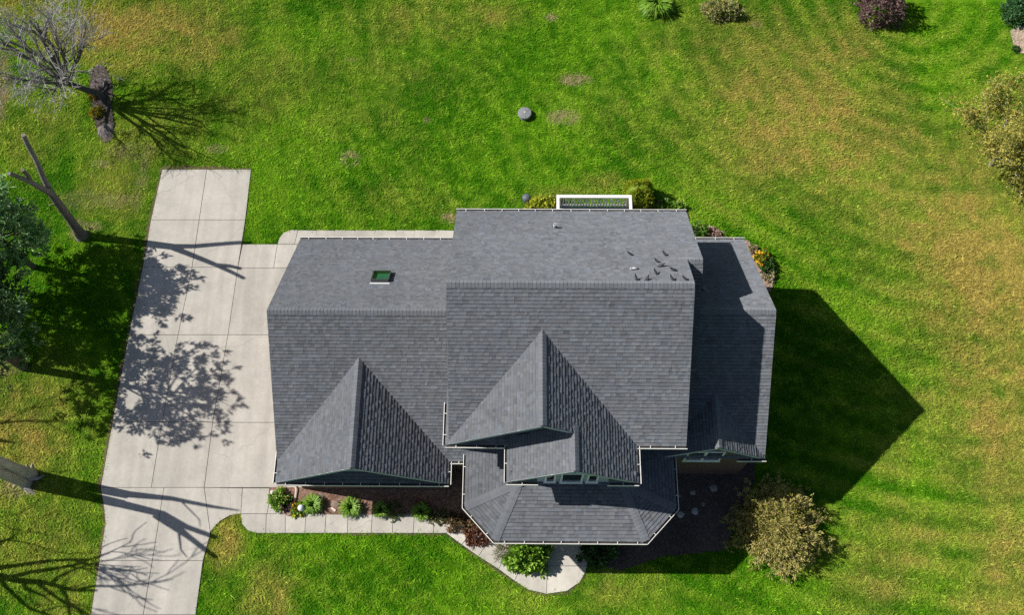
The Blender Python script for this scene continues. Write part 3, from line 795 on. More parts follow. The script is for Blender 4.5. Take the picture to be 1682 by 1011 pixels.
# back deck with white railing
dk = MB().box((1.9, 9.16, 0.5), (5.38, 12.72, 0.58)).build('deck', M['joint'], house)
for i in range(24):
    y0 = 9.17 + i * 0.148; MB().box((1.9, y0, 0.582), (5.38, y0 + 0.14, 0.61), (0.26, 0.29, 0.33)).build('floor_board', M['plain'], dk)
zr = 1.6
MB().box((1.84, 12.63, zr), (5.44, 12.79, zr + 0.05)).build('rail', M['white'], dk)
MB().box((1.84, 9.2, zr + 0.003), (1.98, 12.628, zr + 0.05)).build('rail', M['white'], dk)
MB().box((5.30, 9.2, zr + 0.003), (5.44, 12.628, zr + 0.05)).build('rail', M['white'], dk)
MB().box((1.95, 12.68, 0.72), (5.33, 12.74, 0.78)).build('bottom_rail', M['white'], dk)
for i in range(24):
    x = 2.05 + i * 0.1405; MB().box((x - 0.03, 12.69, 0.785), (x + 0.03, 12.73, zr - 0.003)).build('baluster', M['white'], dk)
for x, y in ((1.93, 12.71), (5.35, 12.71), (1.93, 10.9), (5.35, 10.9)):
    MB().box((x - 0.06, y - 0.06, -0.1), (x + 0.06, y + 0.06, zr - 0.004)).build('post', M['white'], dk)
MB().bar((2.0, 11.95, 1.35), (2.85, 11.6, 1.35), 0.16, 0.05).build('stair_rail', M['white'], dk)
MB().box((2.03, 11.30, 0.98), (5.25, 11.44, 1.03)).build('bench_seat', M['white'], dk)


# ------------------------------------------------------------------ trees
def grow(R, p, d, L, r, lev, out, spread=0.6, droop=0.0, kids=(3, 5), shrink=0.62, wig=0.16, segs=5, rmin=0.006, trop=0.08):
    """a wandering branch with side branches; out collects (points, radii, level)"""
    P = [np.array(p, float)]; D = np.array(d, float) / np.linalg.norm(d); dirs = []
    for s in range(segs):
        D = D + R.normal(0, wig, 3) + np.array([0, 0, trop - droop * (s / segs)]); D /= np.linalg.norm(D)
        P.append(P[-1] + D * L / segs); dirs.append(D.copy())
    rad = np.linspace(r, max(r * 0.38, rmin * 0.7), segs + 1)
    out.append((P, rad, lev))
    if lev <= 0: return
    for k in range(R.integers(kids[0], kids[1] + 1)):
        t = R.uniform(0.3, 1.0); s = min(int(t * segs), segs - 1); q = P[s] + (P[s + 1] - P[s]) * (t * segs - s)
        a = np.cross(dirs[s], R.normal(0, 1, 3)); a /= np.linalg.norm(a); dd = dirs[s] * math.cos(spread) + a * math.sin(spread) * R.uniform(0.7, 1.3)
        grow(R, q, dd, L * shrink * R.uniform(0.75, 1.2), max(rad[s] * 0.58, rmin), lev - 1, out, spread, droop * 1.15, kids, shrink, wig * 1.1, segs, rmin, trop)


def tubes(mb, out, levels, col, n0=8, jit=0.12, R=rng):
    for P, r, lev in out:
        if lev in levels: mb.tube(P, r, n0 if r[0] > 0.05 else (5 if r[0] > 0.02 else 3), np.array(col) * (1 + R.normal(0, jit)), cap=r[0] > 0.02)


def stars(R, C, D, n, ln, wd_, cols, spread=1.0, up=0.3):
    """sprigs: at every centre n narrow leaves fan out; returns V, F, col"""
    m = len(C); cN = np.repeat(C, n, 0); dN = np.repeat(D, n, 0)
    d = dN + R.normal(0, spread, (m * n, 3)); d[:, 2] += up * 0.3; d /= np.linalg.norm(d, axis=1)[:, None]
    s = np.cross(d, R.normal(0, 1, (m * n, 3))); s /= np.linalg.norm(s, axis=1)[:, None]
    l = ln * R.uniform(0.6, 1.25, (m * n, 1)); w = wd_ * R.uniform(0.7, 1.2, (m * n, 1))
    o = cN + R.normal(0, ln * 0.25, (m * n, 3))
    V = np.stack([o, o + d * l * 0.5 + s * w, o + d * l, o + d * l * 0.5 - s * w], 1).reshape(-1, 3)
    F = np.arange(m * n * 4).reshape(-1, 4)
    cols = np.array(cols); t = np.repeat(R.random(m), n)[:, None]; c = cols[0] * (1 - t) + cols[1] * t
    c = c * (1 + R.normal(0, 0.2, (m * n, 1))).clip(0.4, 1.7)
    return V, F, c


GREYB = (0.20, 0.185, 0.175)
# sawn-off dead tree with two limbs beside the driveway
dead = thing('dead_tree', (-21.42, 11.31, 0), 'leafless sawn off tree trunk forking into two stubby limbs beside the driveway', 'tree')
mb = MB(); c = np.array((0.15, 0.135, 0.13))
mb.tube([(-21.45, 11.31, -0.1), (-21.42, 11.31, 0.15), (-21.40, 11.33, 0.6), (-21.3, 11.38, 1.8), (-21.18, 11.43, 3.4), (-21.11, 11.47, 4.5)], [0.40, 0.29, 0.23, 0.20, 0.18, 0.165], 12, c)
mb.build('trunk', M['bark'], dead, True)
MB().tube([(-21.14, 11.44, 3.9), (-21.06, 11.65, 5.0), (-20.95, 11.95, 6.0), (-20.95, 12.2, 6.9), (-20.89, 12.33, 7.47)], [0.14, 0.12, 0.105, 0.10, 0.095], 10, c * 1.25).build('limb', M['bark'], dead, True)
MB().tube([(-21.12, 11.44, 4.0), (-21.05, 11.12, 5.2), (-20.95, 10.85, 6.1), (-20.93, 10.62, 6.8), (-21.05, 10.42, 7.55)], [0.15, 0.13, 0.11, 0.095, 0.08], 10, c * 1.15).build('limb', M['bark'], dead, True)
MB().tube([(-20.95, 10.85, 6.0), (-20.85, 10.9, 6.6), (-20.8, 10.85, 7.1)], [0.1, 0.09, 0.08], 8, c).build('stub', M['bark'], dead, True)
MB().tube([(-21.12, 11.5, 4.3), (-20.97, 11.65, 4.55)], [0.04, 0.03], 6, (0.5, 0.4, 0.28)).build('stub', M['bark'], dead, True)
MB().tube([(-21.2, 11.33, 3.3), (-21.35, 11.08, 3.6)], [0.04, 0.02], 6, (0.5, 0.4, 0.28)).build('stub', M['bark'], dead, True)

# bare grey tree, upper left
R = np.random.default_rng(21)
bt = thing('bare_tree', (-21.95, 19.52, 0), 'bare grey tree with a fan of pale twigs leaning over the mulch patch', 'tree')
out = []
trunk = [(-21.9, 19.5, -0.1), (-22.0, 19.48, 0.3), (-22.5, 19.3, 1.0), (-22.95, 19.2, 1.6)]
MB().tube(trunk, [0.25, 0.17, 0.14, 0.12], 10, (0.10, 0.09, 0.085)).build('trunk', M['bark'], bt, True)
for d, L, r in (((-1.0, 0.15, 0.75), 3.4, 0.12), ((-0.25, 0.35, 1.0), 3.0, 0.13), ((0.35, 0.9, 1.0), 2.6, 0.08), ((-0.7, 0.8, 0.9), 2.9, 0.085), ((0.15, -0.5, 1.1), 2.9, 0.085), ((-0.9, -0.6, 0.9), 2.7, 0.07), ((0.7, 0.3, 1.1), 2.7, 0.075), ((0.25, 0.1, 1.3), 3.6, 0.09), ((0.3, -0.35, 1.2), 3.4, 0.085), ((-0.1, -0.15, 1.3), 3.5, 0.09)):
    grow(R, (-22.95, 19.2, 1.55), d, L * 1.12, r * 1.25, 3, out, 0.62, 0.14, (4, 6), 0.58, 0.13, 5, 0.010, 0.07)
mb = MB(); tubes(mb, out, (3, 2), (0.13, 0.12, 0.115)); mb.build('branches', M['bark'], bt)
mb = MB(); tubes(mb, out, (1, 0), (0.36, 0.34, 0.34), jit=0.2); mb.build('twigs', M['bark'], bt, False, 'stuff')
MB().tube([(-22.95, 19.2, 1.5), (-22.98, 19.5, 2.4), (-23.1, 19.65, 3.2)], [0.17, 0.16, 0.15], 10, (0.10, 0.09, 0.085)).tube([(-23.1, 19.65, 3.2), (-23.11, 19.66, 3.22)], [0.15, 0.14], 10, (0.42, 0.40, 0.40)).build('sawn_stub', M['bark'], bt, True)


# two leafy blue-green trees on the left edge
def leafy_tree(name, base, hc, rad, rz, seed, label, nclump, cols, trunk_r, leafl=0.26, bare_below=0.8):
    R = np.random.default_rng(seed); t = thing(name, base, label, 'tree'); b = np.array(base, float)
    out = []
    top = b + (R.normal(0, 0.1), R.normal(0, 0.1), hc + rz * 0.75)
    P = [b + (top - b) * s + (R.normal(0, 0.06) * s, R.normal(0, 0.06) * s, 0) for s in np.linspace(0, 1, 7)]; P[0] = b - (0, 0, 0.1)
    MB().tube(P, np.linspace(trunk_r, 0.03, 7), 10, (0.11, 0.09, 0.075)).build('trunk', M['bark'], t, True)
    for k in range(26):
        s = R.uniform(0.25, 0.95); q = b + (top - b) * s; a = R.uniform(0, 2 * math.pi); zz = (q[2] - b[2] - hc) / rz
        L = rad * math.sqrt(max(0.08, 1 - min(zz * zz, 0.92))) * R.uniform(0.75, 1.05)
        grow(R, q, (math.cos(a), math.sin(a), 0.25), L, 0.05, 1, out, 0.6, 0.05, (2, 4), 0.5, 0.1, 4, 0.008)
    mb = MB(); tubes(mb, out, (1, 0), (0.12, 0.10, 0.085)); mb.build('branches', M['bark'], t)
    tips = np.array([p[-1] for p, r, l in out] + [p[-2] for p, r, l in out]); 
    th = R.uniform(0, 2 * math.pi, nclump); ph = np.arccos(R.uniform(-0.8, 1, nclump)); rr = R.uniform(0.45, 1.0, nclump) ** 0.6
    lump = 1 + 0.26 * np.sin(3 * th + seed) * np.sin(3.3 * ph + seed) + R.normal(0, 0.13, nclump)
    dirs = np.stack([np.sin(ph) * np.cos(th), np.sin(ph) * np.sin(th), np.cos(ph)], -1)
    C = b + (0, 0, hc) + dirs * (rr * lump)[:, None] * (rad, rad, rz)
    mb = MB(); mb.add(*stars(R, C, dirs + (0, 0, 0.15), 17, leafl, leafl * 0.2, cols, 0.85)); mb.build('crown', M['leaf'], t, False, 'stuff')
    return t
BG = ((0.07, 0.20, 0.06), (0.32, 0.50, 0.20))
leafy_tree('leafy_tree', (-23.5, 9.6, 0), 3.9, 1.85, 2.7, 31, 'blue green leafy tree just below the sawn off trunk at the left edge', 560, BG, 0.16)
leafy_tree('leafy_tree', (-22.9, 4.5, 0), 5.6, 2.4, 3.2, 33, 'taller dark leafy tree at the left edge shading the middle of the driveway', 560, ((0.035, 0.10, 0.035), (0.12, 0.22, 0.07)), 0.22, 0.22)

leafy_tree('leafy_tree', (-24.4, 6.9, 0), 2.9, 1.9, 2.5, 35, 'low dark leafy tree between the two taller trees at the left edge', 520, ((0.03, 0.09, 0.035), (0.10, 0.19, 0.06)), 0.14)

# twin stemmed sawn trunk, lower left
pb_ = G(45, 788)
tw = thing('twin_trunk_tree', pb_, 'pale twin stemmed dead trunk with blunt limbs at the lower left edge', 'tree')
def unsh(px, py, h):
    return G(px, py) - SUN * (h / -SUN[2]) * np.array([1, 1, 1])
b0 = np.array(pb_); cT = np.array((0.40, 0.37, 0.34))
forkp = unsh(205, 822, 4.0); t1 = unsh(356, 884, 7.6); t2 = unsh(356, 917, 7.7); t3 = unsh(395, 840, 8.2); e1 = unsh(325, 892, 6.6); m1 = unsh(270, 850, 5.4)
for k, (o, e) in enumerate((((0.12, 0.19), forkp + (0.1, 0.22, 0)), ((-0.05, -0.15), forkp + (0.0, -0.2, 0)))):
    a = b0 + (o[0], o[1], -0.1); P = [a, a + (0, 0, 0.4), a + (e - a) * 0.45 + (0, 0, 0.1), e]
    MB().tube(P, [0.36, 0.25, 0.215, 0.18], 12, cT * (1.0 - 0.12 * k)).build('stem', M['bark'], tw, True)
f1 = forkp + (0.1, 0.22, 0); f2 = forkp + (0, -0.2, 0)
MB().tube([f1 - (0, 0, 0.2), f1 + (t3 - f1) * 0.4 + (0, 0.1, 0), f1 + (t3 - f1) * 0.75, t3], [0.15, 0.10, 0.075, 0.03], 9, cT).build('limb', M['bark'], tw, True)
MB().tube([f2 - (0, 0, 0.2), m1 + (0, 0.1, 0), f2 + (t1 - f2) * 0.7, t1], [0.17, 0.14, 0.11, 0.10], 9, cT).build('limb', M['bark'], tw, True)
MB().tube([m1 - (0, 0, 0.3), m1 + (t2 - m1) * 0.5, t2], [0.14, 0.11, 0.095], 9, cT).build('limb', M['bark'], tw, True)
MB().tube([f2 + (t1 - f2) * 0.55, e1], [0.1, 0.06], 8, cT).build('limb', M['bark'], tw, True)
g1 = m1 + (t2 - m1) * 0.3; MB().tube([g1, unsh(300, 905, 6.0), unsh(310, 917, 6.2)], [0.05, 0.03, 0.02], 6, cT).build('limb', M['bark'], tw, True)
g1 = f1 + (t3 - f1) * 0.5; MB().tube([g1, unsh(330, 855, 6.8), unsh(332, 868, 6.7)], [0.03, 0.02, 0.01], 6, cT).build('limb', M['bark'], tw, True)
mb = MB()
for k in range(9):
    a = R.uniform(0, 6.28); L = R.uniform(0.5, 0.8); mb.tube([b0 + (math.cos(a) * 0.15, math.sin(a) * 0.15, 0.25), b0 + (math.cos(a) * L * 0.6, math.sin(a) * L * 0.6, 0.06), b0 + (math.cos(a + .2) * L, math.sin(a + .2) * L, -0.03)], [0.14, 0.08, 0.03], 6, cT * 0.8)
mb.build('root_flare', M['bark'], tw, True)


# bare trees standing left of the frame; their branch shadows fall on the lawn and driveway
def bare(base, h, seed, label, kids=(4, 5), spread=0.55, limbs=8, r0=0.2, lean=(0, 0)):
    R = np.random.default_rng(seed); t = thing('bare_tree', base, label, 'tree'); b = np.array(base, float)
    top = b + (lean[0], lean[1], h * 0.8); P = [b + (top - b) * s + (R.normal(0, 0.08), R.normal(0, 0.08), 0) * np.array([s, s, 0]) for s in np.linspace(0, 1, 8)]; P[0] = b - (0, 0, 0.1)
    MB().tube(P, np.linspace(r0, 0.05, 8), 10, GREYB).build('trunk', M['bark'], t, True)
    out = []
    for k in range(limbs):
        s = 0.3 + 0.65 * k / limbs; q = b + (top - b) * s; a = k * 2.4 + R.normal(0, 0.3)
        grow(R, q, (math.cos(a), math.sin(a), 0.75), h * 0.40 * (1.15 - 0.55 * s), r0 * 0.55 * (1.1 - 0.6 * s), 2, out, spread, 0.0, kids, 0.6, 0.15, 5, 0.022)
    mb = MB(); tubes(mb, out, (2, 1), GREYB); mb.build('branches', M['bark'], t)
    mb = MB(); tubes(mb, out, (0,), GREYB); mb.build('twigs', M['bark'], t, False, 'stuff')
bare(tuple(unsh(-20, 942, 3.0) * (1, 1, 0)), 9.6, 41, 'bare tree whose branch shadow fans over the lower left lawn and driveway', (3, 4), 0.6, 9, 0.22)
bare(tuple(unsh(-60, 712, 6.0) * (1, 1, 0)), 10.5, 43, 'bare tree whose thin branch shadows cross the lawn above the twin trunk', (2, 3), 0.45, 5, 0.2)

# small tree with sparse yellowing leaves, right edge
R = np.random.default_rng(51)
yb = G(1628, 270)
yt = thing('yellowing_tree', yb, 'small tree with grey branches and sparse yellow green leaves at the right edge', 'tree')
out = []; b = np.array(yb)
MB().tube([b - (0, 0, 0.1), b + (0.02, 0, 0.5), b + (0.1, 0.05, 1.2)], [0.15, 0.11, 0.09], 8, (0.22, 0.2, 0.18)).build('trunk', M['bark'], yt, True)
for k in range(9):
    a = k * 2.4; grow(R, b + (0.06, 0.02, 0.5 + 0.08 * k), (math.cos(a) * 0.9, math.sin(a) * 0.9, 0.9), 3.0, 0.06, 2, out, 0.55, 0.05, (4, 5), 0.6, 0.12, 5, 0.006)
mb = MB(); tubes(mb, out, (2, 1, 0), (0.34, 0.32, 0.30)); mb.build('branches', M['bark'], yt)
tips = np.array([p[i] for p, r, l in out if l < 2 for i in (2, 3, 4, 5)]); tips = np.concatenate([tips + R.normal(0, 0.2, tips.shape) for _ in range(5)])
qq = R.normal(0, 1, (900, 3)); qq /= np.linalg.norm(qq, axis=1)[:, None]
tips = np.concatenate([tips, b + (0.5, 0.3, 2.2) + qq * (R.uniform(0.35, 1, (900, 1)) ** 0.5) * (2.0, 2.3, 1.7)])
mb = MB(); mb.add(*stars(R, tips, np.tile((0, 0, 0.4), (len(tips), 1)), 10, 0.085, 0.028, ((0.20, 0.23, 0.04), (0.58, 0.50, 0.11)), 1.0)); mb.build('crown', M['leaf'], yt, False, 'stuff')


# ------------------------------------------------------------------ shrubs and flowers
def shrub(name, px, py, r, h, cols, label, cat='shrub', n=260, per=10, ln=0.11, wr=0.3, flowers=None, seed=1, ry=None, fill=0.5, group=None, stems=True, base=None, up=0.3, mt='leaf'):
    R = np.random.default_rng(seed); g = np.array(base if base is not None else G(px, py)); t = thing(name, g, label, cat, group); ry = ry or r
    th = R.uniform(0, 2 * math.pi, n); u = R.uniform(0, 1, n); ph = np.arccos(u * 0.98); rr = fill + (1 - fill) * R.random(n) ** 0.5
    d = np.stack([np.sin(ph) * np.cos(th), np.sin(ph) * np.sin(th), np.cos(ph)], -1)
    lump = 1 + 0.16 * np.sin(4 * th + seed) + R.normal(0, 0.07, n)
    C = g + d * (rr * lump)[:, None] * (r, ry, h)
    C[:, 2] = np.maximum(C[:, 2], g[2] + 0.05)
    mb = MB(); mb.add(*stars(R, C, d, per, ln, ln * wr, cols, 0.8, up)); mb.build('foliage', M[mt], t, False, 'stuff')
    if stems:
        mb = MB()
        for k in range(9):
            e = C[R.integers(0, n)]; mb.tube([g + (0, 0, -0.03), g + (e - g) * 0.5 + (0, 0, 0.05), g + (e - g) * 0.92], [0.025, 0.016, 0.008], 5, (0.13, 0.10, 0.07))
        mb.build('stems', M['bark'], t)
    if flowers:
        fc, fn, fs = flowers; k = R.choice(n, fn); C2 = g + (C[k] - g) * 1.04 + (0, 0, 0.03)
        mb = MB(); mb.add(*stars(R, C2, np.tile((0, 0, 0.8), (fn, 1)), 9, fs, fs * 0.42, fc, 0.8)); mb.build('flowers', M['leaf'], t, False, 'stuff')
    return t


def clump(name, px, py, r, cols, label, n=240, w=0.012, seed=1, cat='plant', h=0.5):
    R = np.random.default_rng(seed); g = np.array(G(px, py)); t = thing(name, g, label, cat); mb = MB()
    for k in range(n):
        a = R.uniform(0, 6.283); L = r * R.uniform(0.5, 1.1); hh = h * R.uniform(0.5, 1.1); d = np.array((math.cos(a), math.sin(a), 0)); s = np.array((-d[1], d[0], 0)) * w * R.uniform(0.7, 1.4)
        o = g + d * R.uniform(0, 0.12) ; p1 = o + d * L * 0.35 + (0, 0, hh * 0.85); p2 = o + d * L * 0.75 + (0, 0, hh * 0.9); p3 = o + d * L + (0, 0, hh * 0.45)
        t_ = R.random(); c = (np.array(cols[0]) * (1 - t_) + np.array(cols[1]) * t_)
        mb.add([o - s, o + s, p1 + s, p1 - s, p2 + s * .8, p2 - s * .8, p3], [[0, 1, 2, 3], [3, 2, 4, 5], [5, 4, 6]], c)
    mb.build('leaves', M['leaf'], t, False, 'stuff')
    return t


YG = ((0.18, 0.26, 0.015), (0.46, 0.50, 0.05)); MG = ((0.05, 0.14, 0.016), (0.15, 0.28, 0.035)); DG = ((0.03, 0.08, 0.016), (0.07, 0.16, 0.03)); LG = ((0.11, 0.25, 0.018), (0.28, 0.46, 0.05))
# back wall shrubs
shrub('boxwood_shrub', 1047, 330, 0.74, 1.5, ((0.20, 0.26, 0.010), (0.40, 0.45, 0.02)), 'round clipped green shrub right of the white deck railing', 'shrub', 4200, 6, 0.05, 0.45, seed=61, fill=0.9)
bx = bpy.data.objects['boxwood_shrub']; g = ORI[bx]
lathe_prof = [(0.60, 0.02), (0.68, 0.4), (0.65, 0.75), (0.54, 1.08), (0.35, 1.30), (0.12, 1.40)]
Vc = [g + (rr * math.cos(i / 18 * 6.28319), rr * math.sin(i / 18 * 6.28319), zz) for rr, zz in lathe_prof for i in range(18)]
Fc = [[j * 18 + i, j * 18 + (i + 1) % 18, (j + 1) * 18 + (i + 1) % 18, (j + 1) * 18 + i] for j in range(5) for i in range(18)] + [list(range(90, 108))]
MB().add(Vc, Fc, (0.16, 0.25, 0.012)).build('inner_foliage', M['leaf'], bx, True)
shrub('hosta', 893, 340, 0.85, 0.5, ((0.26, 0.34, 0.02), (0.60, 0.62, 0.07)), 'yellow green leafy plant left of the white deck railing', 'plant', 420, 8, 0.17, 0.34, seed=62, ry=0.45)
shrub('hosta', 1098, 345, 0.75, 0.45, LG, 'low yellow green plant with pale pink blooms right of the clipped shrub', 'plant', 200, 8, 0.15, 0.34, (((0.65, 0.4, 0.36), (0.75, 0.55, 0.45)), 7, 0.1), seed=63, ry=0.42)
shrub('iris_plant', 1146, 383, 0.35, 0.5, MG, 'dark green strappy plant at the inner back corner', 'plant', 70, 8, 0.24, 0.14, (((0.6, 0.5, 0.2), (0.6, 0.35, 0.3)), 6, 0.1), seed=64)
shrub('pink_flowers', 1166, 384, 0.5, 0.25, ((0.40, 0.26, 0.20), (0.66, 0.46, 0.40)), 'low mound of dusty pink flowers at the inner back corner', 'flowers', 160, 8, 0.09, 0.4, seed=65, ry=0.32)
shrub('orange_flowers', 1250, 427, 0.36, 0.5, MG, 'orange yellow flowering plant beside the right wing', 'flowers', 110, 8, 0.11, 0.32, (((0.72, 0.40, 0.02), (0.80, 0.58, 0.04)), 60, 0.12), seed=66)
shrub('green_bush', 1259, 440, 0.35, 0.45, DG, 'small dark green bush below the orange flowers', 'plant', 110, 8, 0.12, 0.3, seed=67)
shrub('pink_flowers', 1237, 412, 0.26, 0.25, ((0.20, 0.24, 0.06), (0.55, 0.40, 0.30)), 'pinkish flowers tucked against the wall above the orange flowers', 'flowers', 70, 8, 0.09, 0.4, seed=68)
shrub('pink_flowers', 1262, 455, 0.3, 0.25, ((0.22, 0.26, 0.07), (0.56, 0.42, 0.34)), 'pinkish flowers at the lower end of the right wing bed', 'flowers', 90, 8, 0.09, 0.4, seed=69)
# front bed
shrub('flowering_shrub', 460, 823, 0.42, 0.5, LG, 'yellow green shrub with pale blooms at the left end of the front bed', 'shrub', 130, 8, 0.12, 0.32, (((0.5, 0.4, 0.2), (0.6, 0.35, 0.25)), 10, 0.09), seed=71)
shrub('purple_plant', 474, 831, 0.28, 0.32, ((0.03, 0.03, 0.035), (0.12, 0.07, 0.10)), 'small dark purple plant in the front bed', 'plant', 70, 8, 0.11, 0.32, seed=72)
shrub('marigold_plant', 489, 838, 0.3, 0.32, LG, 'yellow orange flowering plant at the walkway edge', 'flowers', 80, 8, 0.12, 0.3, (((0.7, 0.33, 0.02), (0.7, 0.5, 0.04)), 24, 0.1), seed=73)
clump('daylily', 515, 831, 0.46, LG, 'bright green daylily clump just right of the white ornament', seed=74, w=0.017)
clump('daylily', 577, 836, 0.5, LG, 'daylily clump in the middle of the front bed', seed=75, w=0.017)
clump('daylily', 627, 840, 0.36, LG, 'daylily clump half in shadow right of the bed middle', seed=76, w=0.017)
clump('daylily', 693, 843, 0.4, LG, 'rightmost daylily clump before the walkway bends', seed=77, w=0.016)
shrub('groundcover', 648, 841, 0.42, 0.25, ((0.06, 0.13, 0.02), (0.22, 0.28, 0.08)), 'low pale flecked plant right of the half shaded daylily', 'plant', 60, 7, 0.12, 0.2, seed=178)
shrub('groundcover', 726, 851, 0.75, 0.22, ((0.10, 0.12, 0.03), (0.30, 0.30, 0.12)), 'trailing pale leaves along the walkway beside the last daylily', 'plant', 120, 7, 0.12, 0.3, seed=78, ry=0.25)
shrub('barberry_hedge', 0, 0, 0.85, 0.55, ((0.10, 0.09, 0.03), (0.24, 0.13, 0.07)), 'olive brown shrub at the bend of the front walkway', 'shrub', 200, 8, 0.11, 0.32, seed=79, ry=0.42, base=G(763, 862))
shrub('barberry_hedge', 0, 0, 0.6, 0.5, ((0.13, 0.055, 0.035), (0.30, 0.14, 0.085)), 'reddish brown shrub under the porch gutter beside the walkway', 'shrub', 200, 8, 0.11, 0.32, seed=80, ry=0.5, base=G(786, 880))
shrub('hydrangea', 866, 915, 0.95, 1.05, LG, 'bright green hydrangea left of the porch landing', 'shrub', 330, 8, 0.19, 0.36, seed=81, ry=0.7)
shrub('lavender', 832, 906, 0.5, 0.5, ((0.12, 0.14, 0.07), (0.28, 0.27, 0.16)), 'thin greyish plant left of the bright hydrangea', 'plant', 120, 7, 0.15, 0.1, seed=82)
shrub('hydrangea', 982, 912, 0.75, 0.8, ((0.03, 0.085, 0.02), (0.07, 0.16, 0.04)), 'shaded hydrangea right of the porch landing', 'shrub', 170, 8, 0.15, 0.36, seed=83, ry=0.55)  # shade is put into the leaf colours, darker than the bright hydrangea
# upper edge of the lawn
clump('tall_grass', 1078, 14, 0.95, LG, 'left clump of long green leaves at the top edge of the lawn', seed=84, n=420, w=0.022, h=0.75)
shrub('perennial_patch', 1183, 20, 1.1, 0.7, ((0.17, 0.24, 0.04), (0.50, 0.44, 0.20)), 'straw and green perennials at the top edge with a dark shadow', 'plant', 420, 8, 0.17, 0.16, (((0.6, 0.5, 0.06), (0.65, 0.5, 0.1)), 12, 0.12), seed=85, ry=0.6)
shrub('purple_bush', 1440, 20, 1.3, 2.0, ((0.12, 0.075, 0.075), (0.33, 0.20, 0.19)), 'purple brown bush at the top edge casting a round shadow', 'shrub', 900, 9, 0.13, 0.26, seed=86)
shrub('green_shrub', 1672, 26, 0.95, 1.1, ((0.03, 0.11, 0.035), (0.09, 0.21, 0.07)), 'bright green shrub in the upper right corner above the gravel', 'shrub', 520, 8, 0.13, 0.32, seed=87)
shrub('green_shrub', 1668, 82, 0.2, 0.2, DG, 'small weed growing at the edge of the gravel path', 'plant', 40, 7, 0.1, 0.3, seed=88, stems=False)
shrub('yellow_plant', 157, 158, 0.26, 0.35, ((0.16, 0.15, 0.02), (0.50, 0.38, 0.03)), 'upper yellow plant beside the bare grey tree trunk', 'plant', 60, 8, 0.11, 0.3, seed=89)
shrub('yellow_plant', 160, 188, 0.33, 0.35, ((0.16, 0.17, 0.02), (0.52, 0.42, 0.03)), 'lower yellow plant on the dark mulch patch', 'plant', 80, 8, 0.12, 0.3, seed=90)

# big spreading juniper
R = np.random.default_rng(95)
jb = np.array(G(1272, 868)); jn = thing('juniper_shrub', jb, 'big olive and tan spreading juniper half in the shadow of the house', 'shrub')
mb = MB(); N_f = 1500
tips_, dirs_ = [], []
arms = MB()
for k in range(190):
    a = R.uniform(0, 6.283); el = R.uniform(0.12, 1.35); L = R.uniform(1.3, 2.35) * (1 - 0.34 * (el / 1.35)); d = np.array((math.cos(a) * math.cos(el), math.sin(a) * math.cos(el), math.sin(el)))
    P = [jb + (0, 0, 0.15)]; D = d.copy()
    for s in range(6): D = D + R.normal(0, 0.09, 3) + (0, 0, -0.08); D /= np.linalg.norm(D); P.append(P[-1] + D * L / 6)
    P = np.array(P); P[:, 2] = np.maximum(P[:, 2], 0.08)
    arms.tube(P, np.linspace(0.04, 0.008, 7), 4, (0.30, 0.25, 0.20), cap=False)
    for s in range(2, 7):
        for _ in range(8): tips_.append(P[s] + R.normal(0, 0.15, 3)); dirs_.append(D * 0.9 + np.array((0, 0, 0.35)))
arms.build('branches', M['bark'], jn)
tips_ = np.array(tips_); tips_[:, 2] = np.maximum(tips_[:, 2], 0.06)
V, F, c = stars(R, tips_, np.array(dirs_), 9, 0.15, 0.017, ((0.20, 0.23, 0.03), (0.52, 0.42, 0.16)), 0.65)
mb.add(V, F, c).build('foliage', M['needle'], jn, False, 'stuff')


# ------------------------------------------------------------------ stones, ornaments, lids
def stone(name, px, py, r, h, col, label, seed, cat='stone', sx=1.0):
    R = np.random.default_rng(seed); g = np.array(G(px, py)); V = []; n, m = 9, 5
    for j in range(m):
        ph = j / (m - 1) * math.pi / 2
        for i in range(n):
            a = i / n * 6.283; k = 1 + R.normal(0, 0.09); V.append(g + (math.cos(a) * r * sx * math.cos(ph) * k, math.sin(a) * r * math.cos(ph) * k, h * math.sin(ph) * k + 0.01))
    F = [[j * n + i, j * n + (i + 1) % n, (j + 1) * n + (i + 1) % n, (j + 1) * n + i] for j in range(m - 1) for i in range(n)] + [list(range((m - 1) * n, m * n))]
    return solo(MB().add(V, F, col), name, M['stone'], label, cat, g, smooth=True)
GS = (0.42, 0.40, 0.38)
stone('garden_stone', 1138, 811, 0.16, 0.08, GS, 'upper pale round stepping stone right of the porch corner', 1)
stone('garden_stone', 1141, 841, 0.19, 0.09, GS, 'lower large pale stepping stone right of the porch corner', 2)
stone('garden_stone', 1117, 846, 0.17, 0.09, GS, 'pale stone close to the porch gutter corner', 3)
stone('garden_stone', 1114, 815, 0.13, 0.07, (0.3, 0.29, 0.28), 'grey stone under the right porch gutter', 4)
stone('garden_stone', 1155, 829, 0.14, 0.06, (0.25, 0.24, 0.23), 'dim stone between the pale stepping stones and the juniper', 5)
stone('garden_stone', 1171, 802, 0.2, 0.09, (0.27, 0.26, 0.25), 'flat grey stone below the right wing windows', 6)
stone('garden_stone', 1187, 777, 0.11, 0.06, (0.3, 0.29, 0.28), 'small stone at the foot of the right wing wall', 7)
stone('garden_stone', 551, 829, 0.17, 0.1, (0.24, 0.18, 0.14), 'flat brown rock in the front mulch bed', 8, sx=1.4)
stone('garden_stone', 527, 817, 0.17, 0.08, (0.25, 0.2, 0.17), 'grey rock near the garage wall in the front bed', 9, sx=1.5)
stone('garden_stone', 474, 842, 0.22, 0.1, (0.33, 0.22, 0.19), 'reddish stone at the curved corner of the front bed', 10, sx=1.5)
stone('garden_stone', 448, 810, 0.13, 0.1, (0.50, 0.46, 0.43), 'pale stone at the upper left corner of the front bed', 11)
stone('garden_stone', 459, 841, 0.13, 0.1, (0.52, 0.45, 0.43), 'pinkish pale stone on the curve of the front bed', 12)
